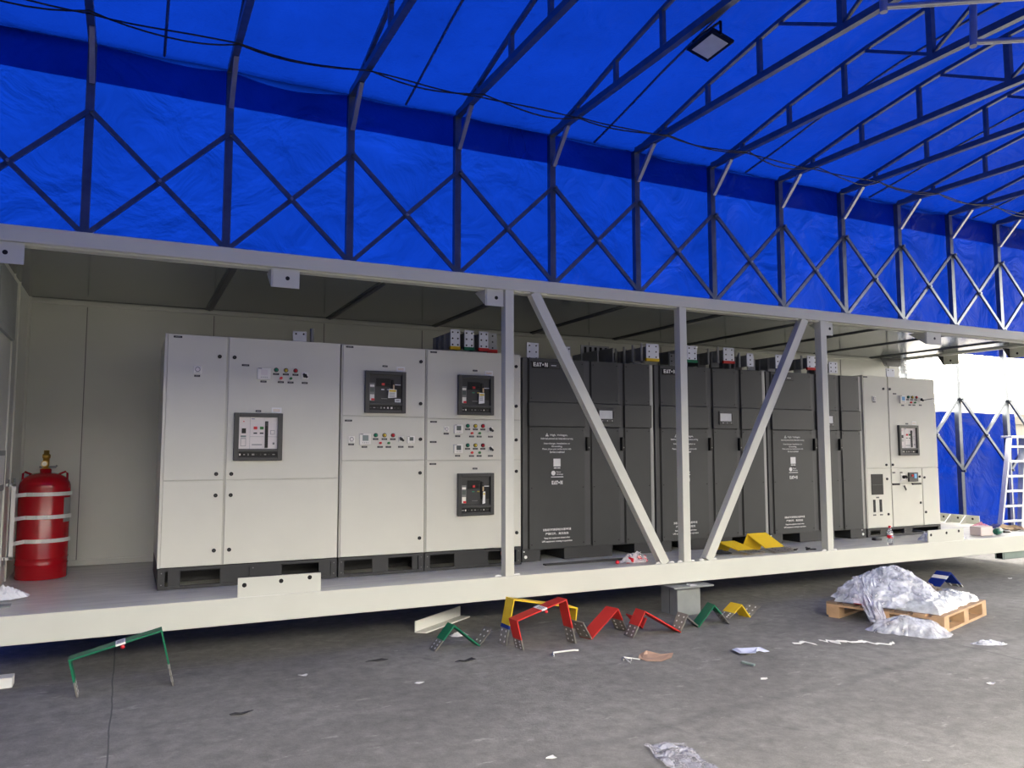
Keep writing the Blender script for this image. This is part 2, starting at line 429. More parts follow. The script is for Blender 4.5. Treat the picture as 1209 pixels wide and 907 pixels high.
tag(MB().grid(inner_flap, 260, 8, True).build('trim_1', 'tarp_band', recalc=False), kind='structure')
# unseen front sheet, added behind the camera to limit the incoming daylight
for n, (xa, xb) in enumerate(((XA, 10.9), (10.9, XZ))):
    tag(MB().grid(lambda u, v: (xa+(xb-xa)*u, -.2, 3.4+(6.33-3.4)*v), 40, 10, True).build('front_light_screen', 'tarp', recalc=False), kind='structure')
tag(MB().grid(lambda u, v: (XA, -.2+(YW+.3)*u, .02+(ztop(min(max(-.2+(YW+.3)*u, 0), YW))+.03)*v), 20, 16, True).build('wall_left', 'tarp', recalc=False), kind='structure')

# unseen dark block added behind the camera to stop low-angle daylight
M['blocker_grey'] = mat('blocker_grey', (96, 96, 96), .85, 0, .15, .6)
tag(MB().box(-40, 70, -11, -10, 0, 5.0).build('low_light_blocker', 'blocker_grey'), kind='structure')

# ================================================================== TENT FRAMES
def tent_frame(x, label):
    t = thing('tent_frame', (x, YW, 0), label, 'frame', 'steel frames of the blue tent')
    w = .085
    MB().box(x-.045, x+.045, YW-.045, YW+.045, 0, EAVE).build('column', 'galv', t)
    MB().box(x-.04, x+.04, .0, YW-.045, 6.25, 6.335).build('bottom_chord', 'galv', t)
    m = MB(); ys = [0, .76, 1.74, 2.73, 3.08, 4.0, 4.95, 5.9, 6.82, 7.17, 8.16, 9.14, 9.9]
    for a, b in zip(ys, ys[1:]): m.bar((x, a, ztop(a)), (x, b, ztop(b)), .05)
    m.build('top_chord', 'galv', t)
    for y in (.76, 1.74, 2.73, 7.17, 8.16, 9.14): MB().bar((x, y, 6.33), (x, y, ztop(y)-.02), .055).build('strut', 'galv', t)
    for y in (4.0, 5.9): MB().bar((x, y, 6.33), (x, y, ztop(y)-.02), .075).build('king_post', 'galv', t)
    for a, b in (((6.82, ztop(6.82)-.03), (5.93, 6.36)), ((5.87, 6.36), (4.97, ztop(4.97)-.03)), ((4.03, 6.36), (4.93, ztop(4.93)-.03)), ((3.97, 6.36), (3.08, ztop(3.08)-.03))):
        MB().bar((x, a[0], a[1]), (x, b[0], b[1]), .038).build('web_brace', 'galv', t)
    MB().bar((x+.012, YW-.05, 5.80), (x+.012, 9.42, 6.26), .055).build('knee_brace', 'galv_light', t)
    return t
def frame_label(k):
    if k < 0: return 'tent frame just outside the left edge of the photo'
    return 'galvanised tent column with roof truss, %s from the left of the blue wall' % ORD[k]
f0 = tent_frame(colx(0), frame_label(0))
for k in [-1]+list(range(1, 17)):
    c = copy_tree(f0); c.location.x = colx(k); c['label'] = frame_label(k)
# roof ribs (thin pipes pressed against the sheet) in every second bay
def rib(x):
    ys = [YW-.3*i for i in range(34)]
    return MB().tube([(x, max(y, 0), ztop(max(y, 0))+.03) for y in ys], .017, 6)
for n, k in enumerate((0, 2, 4, 6, 8, 10, 12)):
    x = colx(k)+.5*BAY; o = rib(x).build('roof_rib', 'galv')
    tag(o, 'thin roof pipe under the sheet between %s and %s tent frames from the left' % (ORD[k], ORD[k+1]), 'pipe', 'thin roof pipes of the tent')
# scissor braces between columns: upper row all along, lower row where the wall shows
def cross_brace(x, z0, z1, label, grp):
    t = thing('cross_brace', (x, YW, z0), label, 'brace', grp)
    y = YW-.05
    m = MB().bar((x+.02, y-.02, z1), (x+BAY-.02, y-.02, z0), .055, .04, (0, 1, 0))
    m.cyl((x+.02, y-.07, z1), (0, 1, 0), .022, .05, 8).cyl((x+BAY-.02, y-.07, z0), (0, 1, 0), .022, .05, 8); m.build('brace_bar', 'galv', t)
    m = MB().bar((x+.02, y+.02, z0), (x+BAY-.02, y+.02, z1), .055, .04, (0, 1, 0)); m.build('brace_bar', 'galv', t)
    MB().cyl((x+BAY/2, y-.065, (z0+z1)/2), (0, 1, 0), .018, .05, 8).build('pivot_bolt', 'galv_light', t)
    return t
cb = None
def bay_words(k):
    return 'left of the first tent column' if k < 0 else 'between the %s and %s tent columns from the left' % (ORD[k], ORD[k+1])
for k in range(-1, 13):
    lab = 'upper crossed braces '+bay_words(k)
    if cb is None: cb = cross_brace(colx(k), 4.03, 5.455, lab, 'upper crossed braces')
    else:
        c = copy_tree(cb); c.location.x = colx(k); c['label'] = lab
lb = None
for k in range(8, 13):
    lab = 'lower crossed braces '+bay_words(k)
    if lb is None: lb = cross_brace(colx(k), 1.185, 2.59, lab, 'lower crossed braces')
    else:
        c = copy_tree(lb); c.location.x = colx(k); c['label'] = lab
# power cables slung from truss to truss under the eave
def slung(dy, dz, sg, seed, extra=()):
    rnd = random.Random(seed); pts = []
    xs = [colx(k) for k in range(-1, 16)]
    for a, b in zip(xs, xs[1:]):
        s_ = sg*rnd.uniform(.5, 1.6); sk = rnd.uniform(-.25, .25)
        for i in range(8):
            t = i/8; x = a+(b-a)*t
            pts.append((x, 9.08+dy+.04*math.sin(3*x+seed), 6.235+dz-s_*4*t*(1-t)*(1+sk*(t-.5)*2)))
    return MB().tube(pts, .010, 5)
tag(slung(0, 0, .03, 3).build('power_cable', 'cable'), 'black cable strung nearly straight from truss to truss under the eave', 'cable', 'black cables under the tent eave')
tag(slung(-.05, -.01, .085, 11).build('power_cable', 'cable'), 'black cable sagging in loops from truss to truss under the eave', 'cable', 'black cables under the tent eave')
# flood lamp under the fifth truss
t = thing('flood_lamp', (5.62, 6.5, 6.06), 'black flood lamp with a pale glass face under the fifth roof truss', 'lamp')
R = Matrix.Rotation(math.radians(14), 4, 'Y') @ Matrix.Rotation(math.radians(-4), 4, 'X')
def lampbox(name, x, y, z0, z1, m, c=0):
    b = MB().box(-x, x, -y, y, z0, z1, c); b.v = [tuple(R @ V(v)+V((5.62, 6.5, 6.06))) for v in b.v]; return b.build(name, m, t)
lampbox('housing', .155, .215, -.005, .03, 'black', .006)
b_ = MB()
for i in range(9): b_.box(-.11, .11, -.17+.04*i, -.155+.04*i, .03, .07)
b_.v = [tuple(R @ V(v)+V((5.62, 6.5, 6.06))) for v in b_.v]; b_.build('heat_sink', 'black', t)
lampbox('glass', .115, .165, -.010, -.004, 'lamp_glass')
b_ = MB().bar((0, -.225, .0), (0, -.225, .15), .03, .012, (1, 0, 0)).bar((0, .225, .0), (0, .225, .15), .03, .012, (1, 0, 0)).bar((0, -.23, .15), (0, .23, .15), .03, .012)
b_.v = [tuple(V(v)+V((5.58, 6.5, 6.07))) for v in b_.v]; b_.build('bracket', 'black', t)
# loose pipe frame hanging under the roof at the front right
t = thing('hanging_pipe_frame', (7.3, 4.64, 5.6), 'bright pipe frame hanging below the roof at the top right', 'pipe frame')
for a, b, r in (((6.0, 4.6, 5.6), (8.2, 3.2, 5.62), .028), ((7.33, 4.64, 5.6), (9.3, 3.45, 5.62), .028)):
    MB().tube([a, b], r, 10).build('cross_pipe', 'galv_light', t)
for a, b in (((6.0, 4.6, 5.55), (6.03, 4.62, 6.32)), ((7.33, 4.64, 5.56), (7.50, 4.72, 6.32))):
    m = MB().tube([a, b], .034, 10); m.build('hanger_pipe', 'galv_light', t)

# ================================================================== CONTAINER
ct = thing('equipment_container', (5.2, 7.4, ZB), 'long cream steel container with an open front standing under the blue tent', 'container')
MB().box(XL-.1, XR+.03, YF, YF+.16, ZB, ZF, .006).build('base_beam', 'paint', ct)
MB().box(XL-.1, XR+.03, YB, YB+.14, ZB, ZF).build('base_beam', 'paint', ct)
MB().box(XR-.12, XR+.03, YF+.16, YB, ZB, ZF-.005).build('base_beam', 'paint', ct)
m = MB()
for i in range(10): m.box(XL+1.2*i+.4, XL+1.2*i+.48, YF+.16, YB, ZB+.02, ZF-.06)
m.build('cross_member', 'paint', ct)
MB().box(XL-.05, XR-.12, YF+.10, YB, ZF-.05, ZF-.004).build('deck', 'deck', ct)
MB().box(XL-.1, XR+.03, YF, YF+.12, ZT0, ZT1, .006).build('top_beam', 'paint', ct)
MB().box(XL-.1, XR+.03, YF+.045, YF+.14, ZT0-.012, ZT0+.03).build('top_beam_lip', 'paint', ct)
MB().box(XL-.1, XR+.03, YB-.02, YB+.12, ZT0+.02, ZT1).build('top_beam', 'paint', ct)
MB().box(XR-.10, XR+.03, YF+.12, YB, ZT0+.005, ZT1).build('top_beam', 'paint', ct)
MB().box(XL-.05, XR-.05, YF+.12, YB, ZC, ZC+.06).build('ceiling_panel', 'ceil', ct)
M['strip'] = mat('ceiling_strip', (78, 80, 80), .35)
for x in (.695, 1.95, 3.2, 4.5, 5.73, 6.96, 8.13, 9.38, 10.6):
    MB().box(x-.035, x+.035, YF+.12, YB, ZC-.009, ZC).box(x-.012, x+.012, YF+.12, YB, ZC-.016, ZC-.009).build('ceiling_joint_strip', 'strip', ct)
bw = MB().box(XL-.05, 11.28, YB, YB+.06, ZF-.02, ZT0+.03).build('back_panel', 'panel', ct)
m = MB()
for x in (-.42, .75, 1.9, 3.05, 4.2, 5.35, 6.5, 7.65, 8.8, 9.95): m.box(x-.004, x+.004, YB-.004, YB, ZF+.05, ZC-.06)
m.build('panel_seam', 'grey_pl', ct)
MB().box(XL, 11.0, YB-.035, YB, ZC-.05, ZC-.002, .01).build('ceiling_trim', 'panel', ct)
MB().box(XL, 11.0, YB-.03, YB, ZF, ZF+.055, .006).build('floor_trim', 'panel', ct)
MB().box(XL-.08, XL, YF+.12, YB, ZF-.02, ZT0+.03).build('side_panel', 'panel', ct)
m = MB().box(XL, XL+.02, YB-.05, YB-.02, ZF, ZC); m.box(XL, XL+.012, 7.9, 7.912, ZF, ZC); m.box(XL, XL+.012, 7.55, 7.558, ZF, ZC)
m.build('corner_trim', 'panel', ct)
MB().box(11.03, 11.28, YB-.02, YB+.1, ZF, ZT0+.03).build('corner_post', 'panel', ct)
for x0, x1 in ((2.99, 3.075), (4.935, 5.02), (6.895, 6.982)):
    MB().box(x0, x1, YF+.005, YF+.095, ZF, ZT0, .004).build('post', 'paint', ct)
for (x0, z0), (x1, z1) in (((4.715, ZF), (3.29, ZT0)), ((5.245, ZF), (6.67, ZT0))):
    MB().bar((x0, YF+.045, z0), (x1, YF+.045, z1), .092, .08, (0, 1, 0)).build('diagonal_brace', 'paint', ct)
m = MB()                                       # bright weld beads at the post feet
for x in (2.93, 3.11, 4.64, 4.80, 4.90, 5.05, 5.17, 5.33, 6.86, 7.02):
    m.tube([(x-.03, YF+.03, ZF+.004), (x, YF+.025, ZF+.010), (x+.03, YF+.03, ZF+.004)], [.006, .010, .006], 6)
for x in (2.95, 3.13, 3.22, 3.40, 6.55, 6.76, 6.87, 7.02): m.tube([(x-.03, YF+.03, ZT0-.002), (x, YF+.02, ZT0-.006), (x+.03, YF+.03, ZT0-.002)], [.005, .008, .005], 6)
m.build('weld_bead', 'white', ct)
def lug_plate(name, corners, d, holes, mt='paint', hr=.017):
    """plate with round through-holes shown as dark recesses"""
    m = MB().use(mt); m.prism(corners, d); m.use('black')
    dn = V(d).normalized(); w = V(d).length
    for h in holes: m.cyl(V(h)-dn*.002, dn, hr, w+.004, 12)
    return m
for n, (x0, x1) in enumerate(((-.95, -.705), (.967, 1.173), (2.815, 2.978), (6.99, 7.10), (8.70, 8.965))):
    z0, z1 = 2.885, ZT0-.004
    m = lug_plate('lifting_lug', [(x0, YF+.02, z0), (x1, YF+.02, z0), (x1, YF+.02, z1), (x0, YF+.02, z1)], (0, .012, 0), [((x0+x1)/2+.01, YF+.02, (z0+z1)/2)])
    m.use('paint').prism([(x0-.012, YF+.03, z0), (x0-.012, YF+.03, z1), (x0-.012, YF+.26, z1)], (.012, 0, 0))
    m.build('lifting_lug', None, ct)
for x0, x1 in ((.768, 1.387), (8.55, 9.20)):
    z0, z1 = ZF-.002, .642
    m = lug_plate('deck_lug', [(x0, YF+.012, z0), (x1, YF+.012, z0), (x1, YF+.012, z1), (x0, YF+.012, z1)], (0, .012, 0),
                  [(x0+(x1-x0)*q, YF+.012, z0+.09+.012*i) for i, q in enumerate((.075, .51, .86))])
    for q in (.28, .70): m.use('paint').prism([(x0+(x1-x0)*q, YF+.02, z0), (x0+(x1-x0)*q, YF+.02, z1), (x0+(x1-x0)*q, YF+.13, z0)], (.012, 0, 0))
    m.build('deck_lug', None, ct)
xe = XR-.03
m = lug_plate('deck_lug', [(xe, 7.42, ZF), (xe, 8.10, ZF), (xe, 8.10, .625), (xe, 7.42, .625)], (.012, 0, 0), [(xe, y, .575) for y in (7.52, 7.75, 7.98)])
for y in (7.62, 7.86): m.use('paint').prism([(xe, y, ZF), (xe, y, .62), (xe-.15, y, ZF)], (0, .012, 0))
m.build('deck_lug', None, ct)
for y0, y1 in ((7.62, 7.87), (6.62, 6.86)):
    m = lug_plate('lifting_lug', [(xe, y0, 2.90), (xe, y1, 2.90), (xe, y1, ZT0), (xe, y0, ZT0)], (.012, 0, 0), [(xe, (y0+y1)/2, 2.96)])
    m.use('base').prism([(xe-.14, y1-.012, ZT0), (xe, y1-.012, ZT0), (xe, y1-.012, 2.90)], (0, .012, 0)); m.build('lifting_lug', None, ct)
m = lug_plate('lifting_lug', [(10.76, 8.5, 2.93), (11.16, 8.5, 2.93), (11.16, 8.5, ZT0+.02), (10.66, 8.5, ZT0+.02)], (0, .012, 0), [(10.80, 8.5, 2.97), (11.10, 8.5, 2.975)], 'base', .02)
m.build('lifting_lug', None, ct)

# ================================================================== PIECES ON CABINET DOORS
class Door:
    """one door slab on the plane y=yf and the fittings carried by it"""
    def __init__(s, root, x0, x1, z0, z1, yf, m='cab', g=.004, name='door', thick=.022):
        s.y = yf
        s.o = MB().box(x0+g, x1-g, yf, yf+thick, z0+g, z1-g, .003).build(name, m, root)
    def lock(s, x, z, r=.016):
        m = MB().use('black').cyl((x, s.y-.010, z), (0, 1, 0), r, .012, 14); m.use('bezel').box(x-.003, x+.003, s.y-.012, s.y-.009, z-.008, z+.008); m.build('lock', None, s.o)
    def np(s, x, z, w=.05, h=.016):
        m = MB().use('np').box(x-w/2, x+w/2, s.y-.003, s.y, z-h/2, z+h/2); m.use('ink').box(x-w*.3, x+w*.3, s.y-.0036, s.y-.003, z-h*.12, z+h*.12); m.build('nameplate', None, s.o)
    def lamp(s, x, z, mt, r=.014):
        m = MB().use('black').cyl((x, s.y-.010, z), (0, 1, 0), r*1.35, .010, 14); m.use(mt)
        m.lathe((0, 0, 0), [(r, 0), (r*.95, .006), (r*.6, .011), (.001, .013)], 12)
        n0 = len(m.v)-(4*12+24); m.v[n0:] = [(x+a, s.y-.010-c, z+b) for a, b, c in m.v[n0:]]
        m.build('indicator_lamp', None, s.o)
    def button(s, x, z, mt, r=.012):
        m = MB().use('white_pl').cyl((x, s.y-.004, z), (0, 1, 0), r*1.3, .004, 12); m.use(mt).cyl((x, s.y-.022, z), (0, 1, 0), r, .020, 12); m.build('push_button', None, s.o)
    def meter(s, x0, x1, z0, z1, lcd='lcd', small=False):
        d = .018; w = x1-x0; h = z1-z0
        m = MB().use('white_pl').box(x0, x1, s.y-d, s.y, z0, z1, .004); m.use(lcd)
        m.box(x0+w*.26, x1-w*.22, s.y-d-.001, s.y-d+.001, z0+h*.36, z1-h*.14)
        m.use('grey_pl')
        for i in range(4): m.cyl((x0+w*(.28+.15*i), s.y-d-.003, z0+h*.18), (0, 1, 0), w*.035, .004, 8)
        m.use('black').box(x0+w*.05, x0+w*.32, s.y-d-.001, s.y-d+.001, z1-h*.07, z1-h*.02)
        m.build('panel_meter', None, s.o)
    def dial(s, x, z, w=.05):
        m = MB().use('white_pl').box(x-w/2, x+w/2, s.y-.010, s.y, z-w/2, z+w/2, .003)
        m.use('grey_pl').cyl((x, s.y-.013, z+w*.05), (0, 1, 0), w*.32, .004, 14); m.use('face_light').cyl((x, s.y-.0145, z+w*.05), (0, 1, 0), w*.24, .003, 14)
        m.use('ink').box(x-w*.3, x+w*.3, s.y-.011, s.y-.0095, z-w*.40, z-w*.34); m.build('dial_meter', None, s.o)
    def switch(s, x, z, w=.062):
        m = MB().use('white_pl').box(x-w/2, x+w/2, s.y-.008, s.y, z-w/2, z+w/2, .003); m.use('black').cyl((x, s.y-.022, z), (0, 1, 0), w*.27, .016, 14)
        m.bar((x-.018, s.y-.028, z+.016), (x+.018, s.y-.028, z-.016), .016, .014, (0, 1, 0)); m.build('selector_switch', None, s.o)
    def sticker(s, x0, x1, z0, z1):
        m = MB().use('label').box(x0, x1, s.y-.0015, s.y, z0, z1); m.use('cardpale')
        for q in (.32, .55): m.box(x0+.012, x1-.012, s.y-.002, s.y-.0015, z0+(z1-z0)*q, z0+(z1-z0)*(q+.1))
        m.build('sticker', None, s.o)

def breaker(root, x0, x1, z0, z1, y, light, tagtype=0):
    """withdrawable air circuit breaker front in a moulded bezel"""
    w, h = x1-x0, z1-z0
    X = lambda u: x0+w*u
    Z = lambda v: z1-h*v
    d = .035
    b = MB()
    fx0, fx1, fz0, fz1 = X(.10), X(.90), Z(.755), Z(.085)
    for a in ((x0, fx0, z0, z1), (fx1, x1, z0, z1), (fx0, fx1, fz1, z1), (fx0, fx1, Z(.82), fz0), (fx0, fx1, z0, Z(.93))): b.box(a[0], a[1], y-d, y, a[2], a[3], .004)
    bz = b.build('circuit_breaker', 'bezel', root)
    q = y-.012
    MB().box(fx0, fx1, q, y, fz0, fz1).build('breaker_face', 'face_light' if light else 'face_dark', bz)
    m = MB().use('black').box(fx0, fx1, q-.004, y, Z(.93), Z(.82)); m.use('ink')
    rn = random.Random(int(x0*100))
    for i in range(9):
        u = .12+.085*i; hh = rn.uniform(.006, .018)
        m.use(rn.choice(['ink', 'grey_pl', 'face_light', 'bezel'])).box(X(u), X(u+rn.uniform(.02, .06)), q-.006, q-.004, Z(.875)-hh/2, Z(.875)+hh/2)
    m.build('label_strip', None, bz)
    if light:
        m = MB().use('black').box(X(.16), X(.245), q-.006, q, Z(.43), Z(.325)); m.use('ink')
        m.box(X(.14), X(.25), q-.002, q, Z(.70), Z(.53)); m.use('lcd').box(X(.14), X(.25), q-.003, q, Z(.51), Z(.475)); m.use('face_light').box(X(.15), X(.24), q-.004, q, Z(.69), Z(.545))
        m.use('ink').box(X(.325), X(.33), q-.002, q, fz0, fz1).box(X(.33), X(.62), q-.002, q, Z(.502), Z(.496)).box(X(.70), X(.90), q-.002, q, Z(.502), Z(.496))
        m.box(X(.37), X(.58), q-.002, q, Z(.68), Z(.655)); m.use('busblue').box(X(.35), X(.42), q-.002, q, Z(.13), Z(.118)); m.use('red').box(X(.185), X(.21), q-.002, q, Z(.19), Z(.17)); m.build('trip_unit', None, bz)
        MB().box(X(.40), X(.475), q-.010, q, Z(.345), Z(.285), .002).build('open_button', 'red', bz)
        MB().box(X(.53), X(.605), q-.010, q, Z(.345), Z(.285), .002).build('close_button', 'greenb', bz)
        m = MB().use('np').box(X(.40), X(.475), q-.002, q, Z(.44), Z(.41)).box(X(.53), X(.605), q-.002, q, Z(.44), Z(.41)); m.build('state_flag', None, bz)
        m = MB().use('black').box(X(.635), X(.70), q-.010, q, Z(.735), Z(.17), .002); m.use('bezel').box(X(.645), X(.69), q-.016, q-.009, Z(.27), Z(.19), .002); m.build('charging_handle', None, bz)
        m = MB().use('ink').box(X(.75), X(.84), q-.002, q, Z(.45), Z(.36)); m.use('face_light').box(X(.76), X(.83), q-.003, q, Z(.44), Z(.37)); m.use('grey_pl').box(X(.80), X(.84), q-.002, q, Z(.665), Z(.62)); m.build('rating_label', None, bz)
    else:
        m = MB().use('grey_pl').box(X(.11), X(.235), q-.006, q, Z(.715), Z(.285)); m.use('white_pl').box(X(.12), X(.225), q-.008, q-.005, Z(.38), Z(.33)).box(X(.12), X(.225), q-.008, q-.005, Z(.70), Z(.56))
        m.use('lcd_dark').box(X(.125), X(.22), q-.009, q-.007, Z(.50), Z(.40)); m.use('redpl').box(X(.15), X(.23), q-.0095, q-.007, Z(.705), Z(.655)); m.build('trip_unit', None, bz)
        m = MB().use('black').box(X(.27), X(.62), q-.003, q, Z(.37), Z(.17)).box(X(.64), X(.88), q-.003, q, Z(.62), Z(.30)); m.build('cover_panel', None, bz)
        MB().box(X(.405), X(.475), q-.012, q, Z(.34), Z(.285), .002).build('open_button', 'red', bz)
        MB().box(X(.545), X(.615), q-.012, q, Z(.34), Z(.285), .002).build('close_button', 'black', bz)
        m = MB().use('wprint' if tagtype == 0 else 'green').box(X(.40), X(.47), q-.002, q, Z(.45), Z(.425)); m.use('wprint' if tagtype == 0 else 'yellow').box(X(.54), X(.61), q-.002, q, Z(.45), Z(.425)); m.build('state_flag', None, bz)
        m = MB().use('black').bar((X(.67), q-.010, Z(.20)), (X(.67), q-.010, Z(.60)), w*.05, .016, (0, 1, 0)); m.use('cardpale').box(X(.675), X(.71), q-.020, q-.012, Z(.43), Z(.32)); m.build('charging_handle', None, bz)
        m = MB().use('wprint').box(X(.735), X(.875), q-.004, q, Z(.325), Z(.305)); m.use('ink').box(X(.40), X(.55), q-.004, q, Z(.66), Z(.648))
        if tagtype == 0: m.use('wprint').box(X(.735), X(.88), q-.006, q, Z(.735), Z(.655)); m.use('ink').box(X(.76), X(.85), q-.0065, q, Z(.71), Z(.68))
        m.build('rating_label', None, bz)
        tx0, tx1, tz0, tz1, tl = ((.545, .76, .645, .415, .02), (.55, .72, .72, .44, .0), (.66, .745, .735, .44, 0))[tagtype]
        m = MB().use('label').prism([(X(tx0), q-.030, Z(tz0)), (X(tx1), q-.024, Z(tz0-.02)), (X(tx1), q-.024, Z(tz1+tl)), (X(tx0+.02), q-.026, Z(tz1))], (0, .002, 0))
        m.use('yellow').box(X(tx0+.03), X(tx1-.02), q-.0315, q-.029, Z(tz1+.075), Z(tz1+.03)); m.use('ink')
        for i in range(3): m.box(X(tx0+.03), X(tx1-.05), q-.0315, q-.029, Z(tz1+.115+.04*i), Z(tz1+.10+.04*i))
        m.build('warning_tag', None, bz)
    return bz

def plinth(root, x0, x1, y0, y1, z0, z1, posts, fillers):
    m = MB(); r = .024
    m.box(x0, x1, y0, y0+.03, z1-r, z1).box(x0, x1, y0, y0+.03, z0, z0+r)
    m.box(x0, x0+.03, y0, y1, z1-r, z1).box(x1-.03, x1, y0, y1, z1-r, z1).box(x0, x0+.03, y0, y1, z0, z0+r).box(x1-.03, x1, y0, y1, z0, z0+r)
    m.box(x0, x1, y1-.03, y1, z1-r, z1).box(x0, x1, y1-.03, y1, z0, z0+r)
    for p in posts: m.box(p-.025, p+.025, y0-.001, y0+.045, z0, z1)
    for xx in (x0, x1-.05): m.box(xx, xx+.05, y1-.05, y1, z0, z1)
    m.box(x0, x0+.012, y0+.02, y1, z0, z1).box(x1-.012, x1, y0+.02, y1, z0, z1)
    m.box(x0+.03, x1-.002, y0+.38, y1-.03, z0+.002, z1-.002)  # added black core, stands in for shade inside the plinth openings
    for a, b in fillers: m.box(a, b, y0+.012, y0+.02, z0, z1)
    m.use('grey_pl')
    m2 = m
    for p in posts:
        for z in (z0+.04, z1-.035): m2.cyl((p, y0-.004, z), (0, 1, 0), .005, .004, 6)
    m.mats = ['base', 'grey_pl']; n = len(m.f); m.mi = [0]*(n-len(posts)*2*8)+[1]*(len(posts)*2*8)
    return m.build('plinth', None, root)

YA = 6.84; ZD0, ZD1 = .67, 2.545
# --- first cream cabinet: narrow and wide column
ca = thing('switchgear_cabinet', (.945, 7.44, ZF), 'cream switchgear cabinet at the left end with a white-faced breaker in its wide door', 'cabinet', 'cream switchgear cabinets')
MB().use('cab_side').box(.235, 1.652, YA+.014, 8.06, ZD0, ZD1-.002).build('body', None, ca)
MB().box(.228, .246, YA-.002, YA+.03, ZD0, ZD1).build('corner_strip', 'cab', ca)
plinth(ca, .235, 1.652, YA+.004, 8.04, ZF, ZD0-.004, (.262, .955, 1.625), ((.31, .40), (.70, .93), (.98, 1.19), (1.50, 1.60)))
XC = .708
d = Door(ca, .246, XC-.004, 1.357, ZD1, YA); d.lock(.645, 2.374); d.lock(.645, 1.407); d.np(.322, 2.52, .065); d.dial(.478, 2.256, .064); d.np(.476, 2.207, .045)
d = Door(ca, .246, XC-.004, ZD0, 1.355, YA); d.lock(.645, 1.233); d.lock(.645, .79)
d = Door(ca, XC+.008, 1.650, 1.357, ZD1, YA); d.lock(.762, 2.373); d.lock(.762, 1.406); d.np(.851, 2.312, .06)
d.meter(.948, 1.053, 2.198, 2.294, 'face_light'); d.np(.999, 2.18)
for x, c in ((1.101, 'green'), (1.182, 'yellow'), (1.263, 'red')): d.lamp(x, 2.283, c); d.np(x, 2.248)
for x, c in ((1.142, 'red'), (1.223, 'greenb')): d.button(x, 2.214, c); d.np(x, 2.18)
d.switch(1.342, 2.242, .06); d.np(1.343, 2.18); d.np(.964, 1.929, .045); d.sticker(1.072, 1.154, 1.916, 1.961)
breaker(ca, .771, 1.162, 1.515, 1.911, YA, True)
d = Door(ca, XC+.008, 1.650, ZD0, 1.355, YA); d.lock(.762, 1.233); d.lock(.762, .79)
# --- second cream cabinet
cbn = thing('switchgear_cabinet', (2.055, 7.44, ZF), 'cream switchgear cabinet second from left with one black breaker above a strip of meters', 'cabinet', 'cream switchgear cabinets')
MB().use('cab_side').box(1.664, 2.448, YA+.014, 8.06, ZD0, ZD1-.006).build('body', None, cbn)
plinth(cbn, 1.664, 2.448, YA+.004, 8.04, ZF, ZD0-.004, (1.69, 2.42), ((1.97, 2.115), (2.34, 2.39)))
d = Door(cbn, 1.672, 2.446, 1.902, ZD1-.004, YA); d.np(1.732, 2.518, .065); d.np(2.058, 2.359, .048); d.lock(2.4, 2.417); d.lock(2.4, 2.027); d.sticker(2.167, 2.247, 2.316, 2.361)
breaker(cbn, 1.871, 2.25, 1.933, 2.311, YA, False, 0)
d = Door(cbn, 1.672, 2.446, 1.508, 1.900, YA); d.np(1.731, 1.861, .065); d.lock(2.401, 1.70); d.dial(1.760, 1.694, .058); d.np(1.758, 1.651)
d.meter(1.829, 1.932, 1.648, 1.746); d.np(1.878, 1.629)
for x, c in ((1.979, 'green'), (2.06, 'yellow'), (2.139, 'red')): d.lamp(x, 1.734, c); d.np(x, 1.699)
for x, c in ((2.021, 'red'), (2.098, 'greenb')): d.button(x, 1.664, c); d.np(x, 1.629)
d.switch(2.216, 1.699, .05); d.np(2.215, 1.63); d.meter(2.274, 2.343, 1.661, 1.728, 'lcd_dark'); d.np(2.311, 1.63)
d = Door(cbn, 1.672, 2.446, ZD0, 1.506, YA); d.lock(2.4, 1.392); d.lock(2.4, .803)
# --- third cream cabinet
cc = thing('switchgear_cabinet', (2.945, 7.44, ZF), 'cream switchgear cabinet beside the charcoal units with two black breakers one above the other', 'cabinet', 'cream switchgear cabinets')
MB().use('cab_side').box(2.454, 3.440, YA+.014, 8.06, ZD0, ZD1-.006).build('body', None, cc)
plinth(cc, 2.454, 3.440, YA+.004, 8.04, ZF, ZD0-.004, (2.48, 3.41), ((2.75, 3.095),))
d = Door(cc, 2.462, 3.438, 1.890, ZD1-.006, YA); d.np(2.525, 2.513, .065); d.np(2.947, 2.358, .048); d.lock(3.384, 2.417); d.lock(3.384, 2.027); d.sticker(3.05, 3.134, 2.316, 2.361)
breaker(cc, 2.765, 3.134, 1.932, 2.31, YA, False, 1)
d = Door(cc, 2.462, 3.438, 1.504, 1.888, YA); d.np(2.529, 1.862, .065); d.np(2.527, 1.675, .065); d.lock(3.383, 1.698); d.dial(2.656, 1.794, .052); d.np(2.655, 1.753)
for dz, lc in ((0, 'lcd_dark'), (-.184, 'lcd_dark')):
    d.meter(2.73, 2.818, 1.754+dz, 1.838+dz, lc); d.np(2.771, 1.73+dz)
    for x, c in ((2.872, 'green'), (2.951, 'yellow'), (3.029, 'red')): d.lamp(x, 1.829+dz, c); d.np(x, 1.796+dz)
    for x, c in ((2.913, 'red'), (2.991, 'greenb')): d.button(x, 1.76+dz, c); d.np(x, 1.728+dz)
    d.switch(3.109, 1.795+dz, .05); d.np(3.109, 1.728+dz)
d = Door(cc, 2.462, 3.438, ZD0, 1.502, YA); d.np(2.525, 1.472, .065); d.np(2.949, 1.425, .048); d.lock(3.384, 1.394); d.lock(3.388, .805)
breaker(cc, 2.766, 3.135, .988, 1.382, YA, False, 2)

